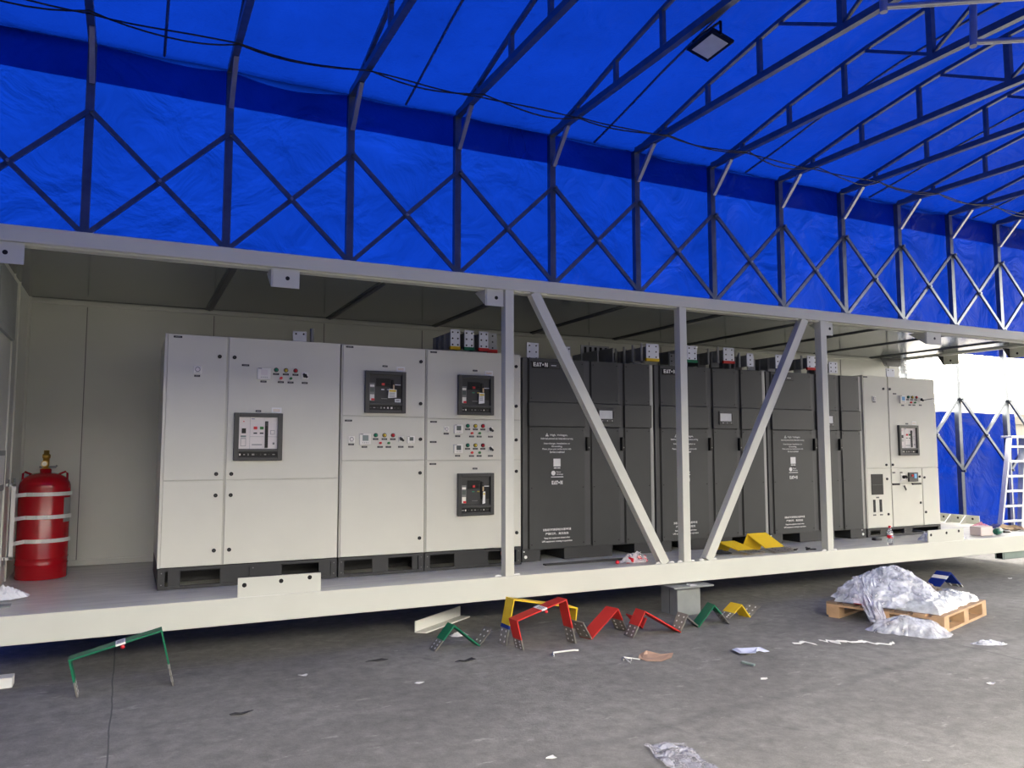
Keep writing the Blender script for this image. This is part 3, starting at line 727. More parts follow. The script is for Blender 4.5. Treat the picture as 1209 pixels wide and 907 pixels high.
# --- charcoal power units
YU = 6.96; ZU0, ZU1 = .61, 2.53
def letters_eaton(m, x0, x1, z0, z1, y):
    """block lettering E A T dot N"""
    w = (x1-x0)/5.0; h = z1-z0; P = lambda pts: m.prism([(a, y, b) for a, b in pts], (0, .002, 0))
    a = x0
    P([(a, z0), (a+w*.3, z0), (a+w*.3, z1), (a, z1)])
    for q in (0, .38, .78): P([(a+w*.3, z0+h*q), (a+w*.85, z0+h*q), (a+w*.85, z0+h*(q+.2)), (a+w*.3, z0+h*(q+.2))])
    a = x0+w*.98
    P([(a, z0), (a+w*.26, z0), (a+w*.62, z1), (a+w*.38, z1)]); P([(a+w*.74, z0), (a+w, z0), (a+w*.62, z1), (a+w*.38, z1)]); P([(a+w*.35, z0+h*.05), (a+w*.65, z0+h*.05), (a+w*.65, z0+h*.25), (a+w*.35, z0+h*.25)])
    a = x0+w*1.95
    P([(a, z1-h*.24), (a+w*.95, z1-h*.24), (a+w*.95, z1), (a, z1)]); P([(a+w*.32, z0), (a+w*.62, z0), (a+w*.62, z1-h*.24), (a+w*.32, z1-h*.24)])
    m.cyl((x0+w*3.35, y, z0+h*.5), (0, 1, 0), h*.24, .002, 10)
    a = x0+w*3.95
    P([(a, z0), (a+w*.3, z0), (a+w*.3, z1), (a, z1)]); P([(a+w*.75, z0), (a+w*1.05, z0), (a+w*1.05, z1), (a+w*.75, z1)]); P([(a+w*.2, z1), (a+w*.42, z1), (a+w*.85, z0), (a+w*.63, z0)])
    return m
def ups_unit(x, label):
    t = thing('power_unit', (x+.805, 7.4, ZF), label, 'power unit', 'charcoal three-section power units')
    X = lambda u: x+u
    MB().box(X(.004), X(1.606), YU+.03, 7.9, ZU0, ZU1).build('body', 'ups_post', t)
    m = MB(); m.box(X(.004), X(1.606), YU+.008, YU+.03, ZU0, ZU0+.02)
    for a, b in ((.0, .205), (.48, 1.055), (1.335, 1.612)): m.box(X(a), X(b), YU+.012, 7.88, ZF, ZU0)
    m.box(X(.02), X(1.59), YU+.42, 7.86, ZF+.002, ZU0-.002)  # black filler block added behind the gaps in place of shade
    m.build('plinth', 'base', t)
    m = MB().use('white')
    for a in (.04, 1.55): m.cyl((X(a), YU+.006, ZF+.045), (0, 1, 0), .016, .008, 10); m.cyl((X(a-.02), YU+.004, ZF+.098), (0, 1, 0), .007, .006, 8)
    m.build('plinth_bolt', None, t)
    for a, b in ((.008, .074), (.726, .806), (1.158, 1.222)):
        m = MB().use('ups_post').box(X(a), X(b), YU+.010, YU+.035, ZU0, ZU1, .006)
        m.use('black').box(X(b)-.012, X(b)+.006, YU+.008, YU+.03, ZU0, ZU1); m.build('frame_post', None, t)
    MB().box(X(1.560), X(1.600), YU+.006, YU+.035, ZU0, ZU1, .006).build('edge_strip', mat('edge_strip_grey', (150, 150, 148), .35, .3) if 'edge_strip_grey' not in D.materials else D.materials['edge_strip_grey'], t)
    cols = ((.080, .722), (.812, 1.152), (1.228, 1.556))
    for n, (a, b) in enumerate(cols):
        MB().box(X(a), X(b), YU, YU+.03, 2.084, ZU1, .004).build('upper_panel', 'ups', t)
        md = MB().box(X(a-.01), X(b+.012), YU-.014, YU+.03, 1.838, 2.080, .005).build('middle_panel', 'ups_mid', t)
        lo = MB().box(X(a), X(b), YU, YU+.03, ZU0+.008, 1.832, .004).build('door', 'ups', t)
        m = MB().use('black')
        for zz in (2.12, 2.49, 1.80, .66, 1.22):
            for xx in (a+.022, b-.022): m.cyl((X(xx), YU-.003, zz), (0, 1, 0), .007, .004, 8)
        m.build('panel_screw', None, t)
        if n < 2:
            q = b+.020
            m = MB().use('black').box(X(q), X(q+.030), YU-.022, YU+.02, 1.59, 1.735, .006); m.use('grey_pl').cyl((X(q+.022), YU-.026, 1.625), (0, 1, 0), .007, .006, 8); m.build('latch_handle', None, lo)
        if n == 0:
            bd = MB().box(X(.113), X(.432), YU-.010, YU+.002, 2.428, 2.492, .003).build('brand_plate', 'black', t)
            letters_eaton(MB(), X(.122), X(.288), 2.443, 2.484, YU-.0125).build('brand_lettering', 'wprint', bd)
            m = MB(); m.use('bezel').box(X(.305), X(.425), YU-.0115, YU-.009, 2.434, 2.486); m.use('wprint').box(X(.328), X(.388), YU-.0128, YU-.011, 2.456, 2.463); m.build('model_plate', None, bd)
            y = YU-.002; m = MB().use('wprint')
            m.prism([(X(.262), y, 1.738), (X(.30), y, 1.738), (X(.281), y, 1.77)], (0, .002, 0))
            m.use('ups').prism([(X(.278), y-.0008, 1.744), (X(.284), y-.0008, 1.744), (X(.284), y-.0008, 1.759), (X(.278), y-.0008, 1.759)], (0, .0008, 0)); m.build('hazard_triangle', None, lo); m = MB().use('wprint')
            for s_, a0, b0, zc, hh in (('High, Voltages,', .315, .52, 1.749, .026), ('Authorised personnel only. Isolate before servicing', .207, .582, 1.713, .026), ('Interchange, Installation or', .243, .548, 1.664, .022), ('Grounding,', .331, .457, 1.635, .022),
                                      ('Please, phone your service centre with', .226, .560, 1.608, .022), ('Service is advised', .310, .481, 1.580, .021)):
                text_into(m, s_, X(a0), X(b0), zc, hh, y)
                if zc == 1.713: m.build('warning_heading', None, lo); m = MB().use('wprint')
            m.build('warning_print', None, lo)
            m = MB().use('label').box(X(.354), X(.435), y, YU, 1.433, 1.512); m.use('wprint'); m.box(X(.358), X(.392), y, YU, 1.413, 1.423).box(X(.400), X(.431), y, YU, 1.413, 1.423)
            m.cyl((X(.352), y, 1.367), (0, 1, 0), .024, .002, 14); text_into(m, 'Power', X(.385), X(.44), 1.378, .014, y); text_into(m, 'Advantage', X(.385), X(.463), 1.354, .016, y)
            m.box(X(.325), X(.467), y, YU, 1.3245, 1.3315); letters_eaton(m, X(.333), X(.458), 1.252, 1.290, y); m.build('logo_print', None, lo)
            m = MB().use('wprint')
            for s_, a0, b0, zc, hh in (('设备运行时请保持此处通风畅通', .228, .551, .803, .024), ('严禁打开，高压危险', .256, .524, .762, .024), ('Keep this equipment closed when', .244, .538, .718, .022), ('UPS equipment running in operation', .218, .564, .685, .022)):
                text_into(m, s_, X(a0), X(b0), zc, hh, y)
            m.build('notice_print', None, lo)
        if n == 1:
            fr = MB().box(X(.878), X(1.080), YU-.026, YU-.012, 1.885, 2.036, .004).build('control_panel', 'bezel', md)
            m = MB().use('screen').box(X(.892), X(1.052), YU-.029, YU-.025, 1.925, 2.012); m.use('wprint')
            for i in range(3): m.cyl((X(.93+.06*i), YU-.029, 1.905), (0, 1, 0), .005, .004, 8)
            m.use('black').box(X(1.056), X(1.072), YU-.029, YU-.025, 1.935, 2.005); m.build('touch_screen', None, md)
    return t
UL = ('charcoal power unit nearest the cream cabinets with a full brand plate in view', 'middle charcoal power unit, its door crossed by the second upright post', 'charcoal power unit beside the right-hand cream cabinet')
u0 = ups_unit(3.512, UL[0])
for n in (1, 2):
    c = copy_tree(u0); c.location.x = u0.location.x+1.617*n; c['label'] = UL[n]

# --- right-hand cream cabinet
YD = 6.96; ZE0, ZE1 = .61, 2.552
cd = thing('switchgear_cabinet', (9.07, 7.4, ZF), 'cream switchgear cabinet at the far right with a black window low in its narrow door', 'cabinet', 'cream switchgear cabinets')
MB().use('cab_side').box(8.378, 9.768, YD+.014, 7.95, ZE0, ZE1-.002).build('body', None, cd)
plinth(cd, 8.378, 9.768, YD+.004, 7.93, ZF, ZE0-.003, (8.40, 9.07, 9.74), ((8.62, 8.72), (9.10, 9.22)))
MB().box(8.372, 8.386, YD-.002, YD+.03, ZE0, ZE1).build('corner_strip', 'cab', cd)
d = Door(cd, 8.39, 8.835, 1.362, ZE1, YD); d.np(8.43, 2.528, .07); d.dial(8.572, 2.252, .066); d.np(8.574, 2.211); d.lock(8.755, 2.386); d.lock(8.755, 1.405)
d = Door(cd, 8.39, 8.835, ZE0, 1.358, YD); d.lock(8.757, 1.225); d.lock(8.757, .777); d.np(8.572, .994, .05)
m = MB().use('black').box(8.464, 8.679, YD-.006, YD, 1.029, 1.289, .003); m.use('bezel').box(8.475, 8.668, YD-.008, YD-.005, 1.15, 1.155); m.build('window', None, d.o)
for a, b in ((8.487, 8.527), (8.602, 8.645)): MB().box(a, b, YD-.005, YD, .81, .968, .002).build('vent_slot', 'black', d.o)
d.np(8.505, .775, .05); d.np(8.629, .775, .05)
d = Door(cd, 8.847, 9.766, 1.362, ZE1, YD); d.lock(8.875, 2.386); d.lock(8.875, 1.405); d.np(8.968, 2.328, .06)
d.meter(9.053, 9.165, 2.205, 2.308, 'lcd_blue'); d.np(9.114, 2.18)
for x, c in ((9.225, 'green'), (9.306, 'yellow'), (9.387, 'red')): d.lamp(x, 2.292, c); d.np(x-.012, 2.258)
for x, c in ((9.266, 'red'), (9.345, 'greenb')): d.button(x, 2.222, c); d.np(x-.012, 2.188)
d.switch(9.470, 2.262, .06); d.np(9.46, 2.19); d.np(9.178, 1.939, .048); d.sticker(9.278, 9.362, 1.926, 1.972)
m = MB().bar((9.47, YD-.03, 2.255), (9.58, YD-.10, 2.275), .008).build('switch_key', 'black', d.o)
breaker(cd, 8.99, 9.365, 1.523, 1.918, YD, True)
d = Door(cd, 8.847, 9.430, 1.160, 1.358, YD); d.np(8.89, 1.303, .05); d.np(9.031, 1.303, .045); d.lock(9.380, 1.246)
m = MB().use('white_pl').box(9.02, 9.10, YD-.006, YD, 1.205, 1.285); m.use('black').cyl((9.062, YD-.05, 1.246), (0, 1, 0), .022, .05, 12).bar((9.062, YD-.055, 1.246), (9.13, YD-.055, 1.242), .016); m.build('rotary_handle', None, d.o)
m = MB().use('bezel').box(9.153, 9.327, YD-.025, YD, 1.183, 1.302, .004); m.use('red').cyl((9.21, YD-.035, 1.262), (0, 1, 0), .016, .012, 12); m.use('lcd_blue').box(9.25, 9.295, YD-.027, YD-.024, 1.225, 1.285); m.build('drawer_breaker', None, d.o)
d = Door(cd, 8.847, 9.430, ZE0, 1.152, YD); d.lock(9.380, .905)
m = MB().use('black').box(8.86, 8.985, YD-.012, YD+.01, 1.142, 1.166).box(9.235, 9.40, YD-.012, YD+.01, 1.140, 1.164); m.build('drawer_rail', None, d.o)
m = MB().use('wprint').tube([(9.05, YD-.055, 1.235), (9.00, YD-.03, 1.20), (8.97, YD-.012, 1.17)], .004, 5); m.use('black').bar((9.06, YD-.014, 1.135), (9.10, YD-.012, 1.075), .024, .003, (0, 1, 0)); m.build('key_tag', None, d.o)
d = Door(cd, 9.438, 9.766, ZE0, 1.358, YD); d.lock(9.475, 1.233); d.lock(9.475, .779)

# --- bolted bars rising from the cabinet roofs
def roof_bar(root, x0, x1, y, z0, z1, sleeve=None, cols=2, rows=3, run=0., dull=False, ins=0, zbase=None):
    """terminal plate with bolt holes, coloured sleeve under it and a flat runner going back over the roof"""
    zb = z0 if zbase is None else zbase
    m = MB().use('tin_dull' if dull else 'tin').box(x0, x1, y, y+.012, z0, z1, .002); m.use('black')
    for i in range(cols):
        for j in range(rows):
            m.cyl((x0+(x1-x0)*(.5 if cols == 1 else .22+.56*i/(cols-1)), y-.002, z0+(z1-z0)*(.5 if rows == 1 else .16+.68*j/(rows-1))), (0, 1, 0), .009, .016, 8)
    o = m.build('terminal_plate', None, root)
    if sleeve: MB().box(x0-.004, x1+.004, y-.006, y+.02, zb-.02, z0+.012).build('colour_sleeve', sleeve, o)
    if run:
        xm = (x0+x1)/2
        m = MB().use('tin_dull')
        for dx in (-.03, .02): m.box(xm+dx, xm+dx+.010, y+.012, y+run, z0+.01, z1-.02)
        for yy in (y+run*.3, y+run*.6, y+run*.9): m.box(xm-.06, xm+.06, yy, yy+.01, zb-.04, z1-.03)
        m.build('runner_bar', None, o)
        for k in range(ins):
            yy = y+.10+.17*k
            for dx in (-.075, .065): MB().tube([(xm+dx, yy, z0-.005), (xm+dx, yy, z1+.015)], .014, 8).build('insulator', 'ins', o)
    return o
roof_bar(ca, 1.318, 1.442, 7.3, 2.545, 2.697, None, 2, 2, zbase=2.55)
m = MB().tube([(1.50, 7.34, 2.54), (1.50, 7.34, 2.735)], .02, 10); m.build('roof_post', 'tin_dull', ca)
for a, s_ in ((2.757, 'busyel'), (2.903, 'busgreen'), (3.06, 'busred')): roof_bar(cc, a, a+.098, 7.0, 2.592, 2.77, s_, run=.5)
roof_bar(cc, 3.165, 3.262, 7.02, 2.585, 2.76, 'busred', 1, 3, run=.4, dull=True, ins=2)
roof_bar(cc, 3.36, 3.42, 7.05, 2.545, 2.62, None, 1, 1, dull=True)
UU = [o for o in D.objects if o.name.startswith('power_unit')]
UU.sort(key=lambda o: o.location.x)
roof_bar(UU[0], 3.70, 3.84, 7.22, 2.53, 2.725); roof_bar(UU[0], 4.15, 4.225, 7.22, 2.53, 2.71)
roof_bar(UU[0], 5.06, 5.228, 7.0, 2.592, 2.765, 'busyel', run=.95, ins=5)
roof_bar(UU[0], 4.48, 4.60, 7.85, 2.53, 2.80, None, dull=True)
m = MB().use('tin_dull').box(4.60, 4.98, 7.62, 7.632, 2.60, 2.80).box(4.62, 4.632, 7.3, 7.85, 2.56, 2.70).box(4.82, 4.832, 7.3, 7.85, 2.58, 2.74); m.use('black')
for i in range(5): m.box(4.64+.07*i, 4.67+.07*i, 7.614, 7.62, 2.63, 2.78)
m.build('link_bar', None, UU[0])
roof_bar(UU[1], 5.53, 5.64, 7.2, 2.53, 2.70, dull=True); roof_bar(UU[1], 5.619, 5.759, 7.0, 2.604, 2.775, 'busgreen', run=.6)
roof_bar(UU[1], 6.147, 6.306, 7.0, 2.618, 2.786, 'busred', run=.8, ins=2); roof_bar(UU[1], 6.50, 6.60, 7.0, 2.58, 2.735, None, 1, 3, run=.7, ins=2); roof_bar(UU[1], 6.60, 6.72, 7.1, 2.55, 2.685, None, 1, 1, dull=True)
roof_bar(UU[2], 6.99, 7.07, 7.2, 2.53, 2.70, None, 1, 2, dull=True); roof_bar(UU[2], 6.93, 7.087, 6.98, 2.575, 2.74, None, run=.5)
roof_bar(UU[2], 7.472, 7.636, 7.0, 2.60, 2.757, 'busred', run=.8, ins=1); roof_bar(UU[2], 7.30, 7.42, 7.3, 2.53, 2.68, None, 1, 2, dull=True); roof_bar(UU[2], 7.84, 7.985, 7.0, 2.56, 2.70, None, run=.4)
roof_bar(cd, 9.20, 9.36, 7.25, 2.55, 2.70, None, 2, 2)

# ================================================================== THINGS INSIDE THE CONTAINER
# fire-suppression gas cylinder
cx, cy = -.655, 8.02
t = thing('gas_cylinder', (cx, cy, ZF), 'tall red gas cylinder with brass valve in the left corner of the container', 'gas cylinder')
prof = [(.196, 0), (.200, .01), (.200, .115), (.203, .12), (.203, .13), (.200, .135), (.200, .17), (.203, .175), (.203, .185), (.200, .19), (.2, .78)]
for i in range(1, 10):
    a = PI/2*i/9; prof.append((.045+.155*math.cos(a), .78+.125*math.sin(a)))
prof += [(.045, .935), (.038, .94)]
MB().use('cylred').lathe((cx, cy, ZF), prof, 48).build('tank', None, t)
vz = ZF+.94
MB().lathe((cx, cy, vz-.01), [(.034, 0), (.034, .02), (.026, .022), (.026, .10), (.032, .102), (.032, .135), (.022, .14), (.022, .17), (.012, .172)], 16).build('valve', 'brass', t)
m = MB().use('brass').cyl((cx-.008, cy-.06, vz+.045), (0, 1, 0), .026, .035, 16); m.use('label').cyl((cx-.008, cy-.062, vz+.045), (0, 1, 0), .021, .004, 16); m.build('pressure_gauge', None, t)
MB().tube([(cx-.05, cy-.01, vz+.015), (cx+.075, cy-.01, vz+.015), (cx+.085, cy-.01, vz+.03)], .009, 8).build('outlet_pipe', 'steelgrey', t)
for sx in (-1, 1):
    MB().tube([(cx+sx*.09, cy-.02, ZF+.885), (cx+sx*.155, cy-.02, ZF+.915), (cx+sx*.168, cy-.02, ZF+.90), (cx+sx*.17, cy-.02, ZF+.83)], .009, 8).build('lifting_handle', 'cylred', t)
m = MB()
for k in range(7):
    a0, a1 = math.radians(-38+5*k), math.radians(-33+5*k)
    m.add([(cx+.2025*math.cos(a), cy+.2025*math.sin(a), z) for z in (.98, 1.19) for a in (a0, a1)], [(0, 1, 3, 2)])
m.build('data_label', 'ink', t)
# clamp bracket of the cylinder
t = thing('cylinder_bracket', (-.85, 7.75, .72), 'white channel bracket with three straps holding the red gas cylinder', 'bracket')
MB().box(-.868, -.838, 7.70, 7.73, .70, 1.325).build('upright_channel', 'white', t)
for z in (1.315, .71): MB().box(-.91, -.838, 7.70, 7.73, z-.012, z+.012).build('wall_arm', 'white', t)
m = MB().tube([(-.85, 7.70, 1.33), (-.85, 7.70, 1.37)], .008, 6).tube([(-.89, 7.70, 1.30), (-.89, 7.70, 1.36)], .006, 6).tube([(-.895, 7.70, .66), (-.895, 7.70, .72)], .006, 6); m.build('bolt', 'galv', t)
for z in (1.225, 1.03, .828):
    pts = [(-.845, 7.72, z)]
    for k in range(13):
        a = math.radians(232+10*k); pts.append((cx+.204*math.cos(a), cy+.204*math.sin(a), z))
    pts = [pts[0]]+pts[1:]
    m = MB()
    for p, q in zip(pts, pts[1:]):
        p, q = V(p), V(q); n_ = (q-p).cross(V((0, 0, 1))).normalized(); m.obox(p-V((0, 0, .016)), q-p, n_*.012, (0, 0, .032))
    m.build('strap', 'white', t)
# pale sheets fixed to the left wall
t = MB().use('pale_panel').box(XL, XL+.03, 6.55, 7.53, 2.50, 2.98, .004); t.use('pale_panel').box(XL+.03, XL+.034, 6.6, 7.48, 2.55, 2.93)
tag(t.build('wall_cover_plate', None), 'pale cover plate high on the left container wall', 'cover plate')
t = MB().use('pale_panel').box(XL, XL+.012, 6.9, 7.50, 1.28, 1.60, .003); t.use('label').box(XL+.012, XL+.013, 6.95, 7.46, 1.33, 1.56)
tag(t.build('wall_notice', None), 'pale sheet fixed to the left wall above the cylinder bracket', 'sheet')

def ridged(q, o=4, g=.55):
    t = 0.; a = 1.; n_ = 0.
    for i in range(o):
        t += a*(1-2.2*abs(noise.noise(q))); n_ += a; a *= g; q = q*2.17+V((3.1, 1.7, 4.4))
    return t/n_
def crumple(name, c, rx, ry, h, seed, m, label, cat, nu=48, nv=20, rough=.5, rot=0., group=None, flat=0.):
    """a crumpled lump of film or paper resting at height c.z"""
    c = V(c)
    def fn(u, v):
        a = 2*PI*u; r = v
        n0 = noise.fractal(V((math.cos(a)*1.3+seed, math.sin(a)*1.3, seed*.7)), 1, 2, 4)
        R_ = (1+.32*n0)
        x = math.cos(a)*rx*r*R_; y = math.sin(a)*ry*r*R_
        q = V((x/rx*1.6+seed, y/ry*1.6, seed)); b = noise.fractal(q*1.4, .8, 2.1, 5)
        z = h*(1-r**(2.2+flat))*(.70+.6*rough*b)+h*.38*ridged(q*2.2, 4, .6)*(1-r*.6)
        z = max(z, .002)
        k = .07*noise.noise(q*4+V((9, 9, 9)))
        x += rx*k; y += ry*.07*noise.noise(q*4+V((3, 7, 1)))
        return (c.x+x*math.cos(rot)-y*math.sin(rot), c.y+x*math.sin(rot)+y*math.cos(rot), c.z+z)
    mb = MB(); mb.grid(fn, nu, nv, False)
    return tag(mb.build(name, m), label, cat, group)
def scrap(name, c, pts, m, label, cat, lift=.012, seed=0, group=None, kind=None, th=.002):
    """a torn flat scrap lying on the ground, slightly curled"""
    c = V(c); n = len(pts); rings = 4; vs = []; fs = []
    for r in range(rings+1):
        for (x, y) in pts:
            k = r/rings; px, py = x*k, y*k
            vs.append((c.x+px, c.y+py, c.z+.003+lift*k*abs(noise.noise(V((px*9+seed, py*9, seed))))*2.2))
    for r in range(rings):
        for i in range(n): fs.append((r*n+i, r*n+(i+1) % n, (r+1)*n+(i+1) % n, (r+1)*n+i))
    o = MB().add(vs, fs).build(name, m)
    md = o.modifiers.new('thickness', 'SOLIDIFY'); md.thickness = th; md.offset = 1
    return tag(o, label, cat, group)

crumple('crumpled_packaging', (-.80, 6.98, ZF), .16, .10, .075, 3.3, 'paper', 'crumpled white packaging on the deck at the left edge below the cylinder', 'packaging', 60, 24, .9)
tag(MB().box(-.95, -.72, 6.60, 6.72, ZF-.003, ZF+.006).build('steel_plate', 'steelgrey'), 'small flat steel plate on the deck in front of crumpled packaging', 'plate')
# copper-orange clamp standing by the first post
t = thing('earth_clamp', (3.20, 6.66, ZF), 'orange clamp standing on the deck in front of the third cream cabinet beside the post', 'clamp')
MB().box(3.175, 3.225, 6.63, 6.69, ZF, ZF+.02, .004).build('foot', 'tool', t)
MB().use('black').box(3.178, 3.222, 6.638, 6.682, ZF+.02, ZF+.10, .005).build('body', None, t)
m = MB().use('tool').box(3.186, 3.206, 6.630, 6.640, ZF+.035, ZF+.075).box(3.17, 3.19, 6.64, 6.67, ZF+.10, ZF+.13).box(3.145, 3.225, 6.63, 6.69, ZF+.125, ZF+.155, .006); m.build('jaw', None, t)
m = MB().use('tool').cyl((3.20, 6.66, ZF+.15), (0, 0, 1), .02, .03, 10).cyl((3.165, 6.66, ZF+.178), (1, 0, 0), .018, .07, 10); m.use('black').tube([(3.16, 6.66, ZF+.175), (3.07, 6.68, ZF+.19), (2.98, 6.70, ZF+.185)], .007, 6); m.build('screw_handle', None, t)
# rods, bag, small red cap on the deck
for n, (y, z) in enumerate(((6.66, .008), (6.69, .008))):
    tag(MB().bar((3.60, y, ZF+z), (4.62+.05*n, y-.02+.03*n, ZF+z), .02, .014).build('steel_rod', 'base'), 'dark flat rod on the deck before the first charcoal unit, %s' % ('nearer the front edge' if n == 0 else 'farther from the front edge'), 'rod', 'dark rods on the deck')
t = thing('parts_bag', (4.50, 6.47, ZF), 'clear bag of red parts on the deck left of the first diagonal brace', 'bag')
m = MB()
rn = random.Random(4)
for i in range(16): m.cyl((4.50+rn.uniform(-.10, .10), 6.47+rn.uniform(-.05, .05), ZF+.01+rn.uniform(0, .05)), (rn.uniform(-1, 1), rn.uniform(-1, 1), rn.uniform(-.4, .4)), .014, .05, 8)
m.build('red_part', 'redpl', t)
o = crumple('bag_film', (4.50, 6.47, ZF), .15, .085, .10, 6.1, 'filmthin', None, None, 26, 12, .5); o.parent = t; o.location = -t.location
tag(MB().use('redpl').lathe((4.27, 6.43, ZF+.002), [(.004, 0), (.018, .006), (.021, .018), (.015, .03), (.006, .036)], 12).build('red_cap', None), 'small red cap lying on the deck left of the bag of red parts', 'ball')
# yellow bent bars on the deck
def bentbar(name, label, segs, w, th=.010, holes=(), group=None, lab=None, hole_m='label'):
    """segs: list of (part name, material, points); w: width vector; holes: (segment index, rows)"""
    o0 = segs[0][2][0]; allp = [p for s_ in segs for p in s_[2]]
    cxm = sum(p[0] for p in allp)/len(allp); cym = sum(p[1] for p in allp)/len(allp)
    t = thing(name, (cxm+w[0]/2, cym+w[1]/2, min(p[2] for p in allp)), label, 'busbar', group)
    for si, (pn, mt, pts) in enumerate(segs):
        m = MB().use(mt).strip(pts, w, th)
        if pn == 'bare_end':
            a, b = V(pts[0]), V(pts[-1]); W = V(w); nrm = (V(pts[1])-a).cross(W).normalized(); m.use(hole_m)
            for i in (.25, .75):
                for j in (.2, .5, .8):
                    c = a+(b-a)*j+W*i; m.cyl(c-nrm*.0015, nrm, .0085, th+.003, 8)
        m.build(pn, None, t)
    return t
def lerp(a, b, t): return tuple(x+(y-x)*t for x, y in zip(a, b))
wx = (.22, 0, 0)
P = [(5.70, 6.74, ZF+.001), (5.72, 6.66, ZF+.105), (5.80, 6.44, ZF+.035), (5.86, 6.36, ZF+.012)]
bentbar('bent_busbar', 'yellow bent busbar lying on the deck, left and lower of the two', [('sleeve', 'busyel', P[:3]), ('bare_end', 'bare', P[2:])], wx, group='yellow busbars on the deck', hole_m='bezel')
P = [(6.03, 6.66, ZF+.001), (6.07, 6.60, ZF+.175), (6.15, 6.42, ZF+.045), (6.20, 6.33, ZF+.010)]
bentbar('bent_busbar', 'yellow bent busbar lying on the deck, right and taller of the two', [('sleeve', 'busyel', P[:3]), ('bare_end', 'bare', P[2:])], (.27, 0, 0), group='yellow busbars on the deck', hole_m='bezel')
P = [(6.36, 6.62, ZF+.004), (6.50, 6.52, ZF+.03), (6.62, 6.44, ZF+.004)]
bentbar('bent_busbar', 'green busbar end lying on the deck right of the yellow busbars', [('sleeve', 'busgreen', P[:2]), ('bare_end', 'bare', P[1:])], (.08, .12, 0), .008)
P = [(5.86, 6.80, ZF+.002), (6.0, 6.76, ZF+.06), (6.06, 6.74, ZF+.045)]
bentbar('bare_busbar', 'dark bare busbar lying behind the yellow ones on the deck', [('bare_end', 'base', P[:2])], (.1, .03, 0), .012)
crumple('scrap_metal', (5.70, 6.62, ZF), .16, .10, .035, 8.4, 'base', 'heap of dark offcuts on the deck left of the yellow busbars', 'offcuts', 18, 9, .9)
for n, (x, y, r) in enumerate(((6.60, 6.44, .5), (6.74, 6.40, -.2), (6.82, 6.46, .9))):
    m = MB().obox((x, y, ZF), (.11*math.cos(r), .11*math.sin(r), 0), (-.02*math.sin(r), .02*math.cos(r), 0), (0, 0, .012)); m.cyl((x, y, ZF+.001), (0, 0, 1), .018, .014, 8)
    tag(m.build('spanner', 'black'), 'small black hand tool on the deck by the third post, %s of three' % ('leftmost', 'middle one', 'rightmost')[n], 'tool', 'small tools by the third post')
# water bottle
bx, by = 7.995, 6.345
t = thing('water_bottle', (bx, by, ZF), 'clear water bottle with red cap on the deck edge before the far cream cabinet', 'bottle')
MB().lathe((bx, by, ZF), [(.028, 0), (.032, .006), (.032, .06), (.030, .065), (.032, .07), (.032, .135), (.026, .16), (.013, .185), (.012, .20)], 20).build('bottle_body', 'pet', t)
MB().lathe((bx, by, ZF+.20), [(.0145, -.008), (.0145, .014), (.010, .016)], 14).build('cap', 'redpl', t)
m = MB().use('redpl')
m.lathe((bx, by, ZF+.075), [(.0328, 0), (.0328, .035)], 20); m.use('label').lathe((bx, by, ZF+.11), [(.0328, 0), (.0328, .022)], 20); m.use('lcd_blue').box(bx-.012, bx+.012, by-.0345, by-.03, ZF+.088, ZF+.102); m.build('wrapper', None, t)
tag(MB().use('base').box(8.19, 8.30, 6.70, 6.76, ZF-.003, ZF+.02, .004).box(8.20, 8.215, 6.70, 6.76, ZF+.02, ZF+.028).build('cable_clip', None), 'small dark clip lying on the deck under the far cream cabinet', 'clip')
# right end of the deck
tag(MB().box(9.79, 10.03, 6.43, 6.58, ZF, ZF+.115, .008).build('foam_block', 'pink'), 'pale pink foam block on the deck at the right end', 'block')
crumple('crumpled_wrap', (9.27, 6.38, ZF), .11, .08, .06, 2.7, 'film', 'clear plastic wrap bunched beside the right deck lug', 'plastic wrap', 24, 12, .7)
crumple('crumpled_wrap', (8.72, 6.40, ZF), .16, .06, .11, 5.2, 'film', 'clear plastic wrap showing above the right deck lug', 'plastic wrap', 24, 12, .5)
t = thing('cordless_drill', (10.2, 6.46, ZF), 'dark green drill lying on the deck right of the foam block', 'drill')
MB().tube([(10.06, 6.42, ZF+.045), (10.08, 6.42, ZF+.045), (10.20, 6.45, ZF+.05), (10.22, 6.455, ZF+.05)], [.03, .042, .042, .03], 12).build('motor_housing', 'teal', t)
MB().tube([(10.21, 6.46, ZF+.052), (10.30, 6.54, ZF+.05), (10.35, 6.57, ZF+.04)], [.03, .026, .034], 10).build('handle', 'teal', t)
MB().tube([(10.30, 6.46, ZF+.028), (10.40, 6.46, ZF+.03), (10.44, 6.47, ZF+.02)], [.016, .02, .014], 8).build('chuck', 'black', t)
crumple('work_glove', (10.26, 6.66, ZF), .10, .06, .06, 7.7, 'teal', 'dark green work glove lying behind the drill', 'glove', 20, 9, .7)
crumple('rag', (10.92, 7.18, ZF), .16, .10, .06, 4.4, 'clothp', 'pink rag heaped by the end lug plate', 'rag', 20, 9, .6)
crumple('rag', (11.02, 7.02, ZF), .16, .10, .055, 9.4, 'clothb', 'blue rag heaped by the end lug plate', 'rag', 20, 9, .6)
for n, (x, y, m_) in enumerate(((10.9, 6.76, 'cardpale'), (11.05, 6.62, 'card'), (11.08, 6.45, 'paperblue'))):
    scrap('packing_scrap', (x, y, ZF), [(.16*math.cos(a)*(1+.2*math.sin(5*a+n)), .13*math.sin(a)) for a in [2*PI*i/10 for i in range(10)]], m_,
          '%s packing scrap on the right end of the deck' % ('tan', 'brown', 'pale blue')[n], 'scrap', .05, n*3.1)
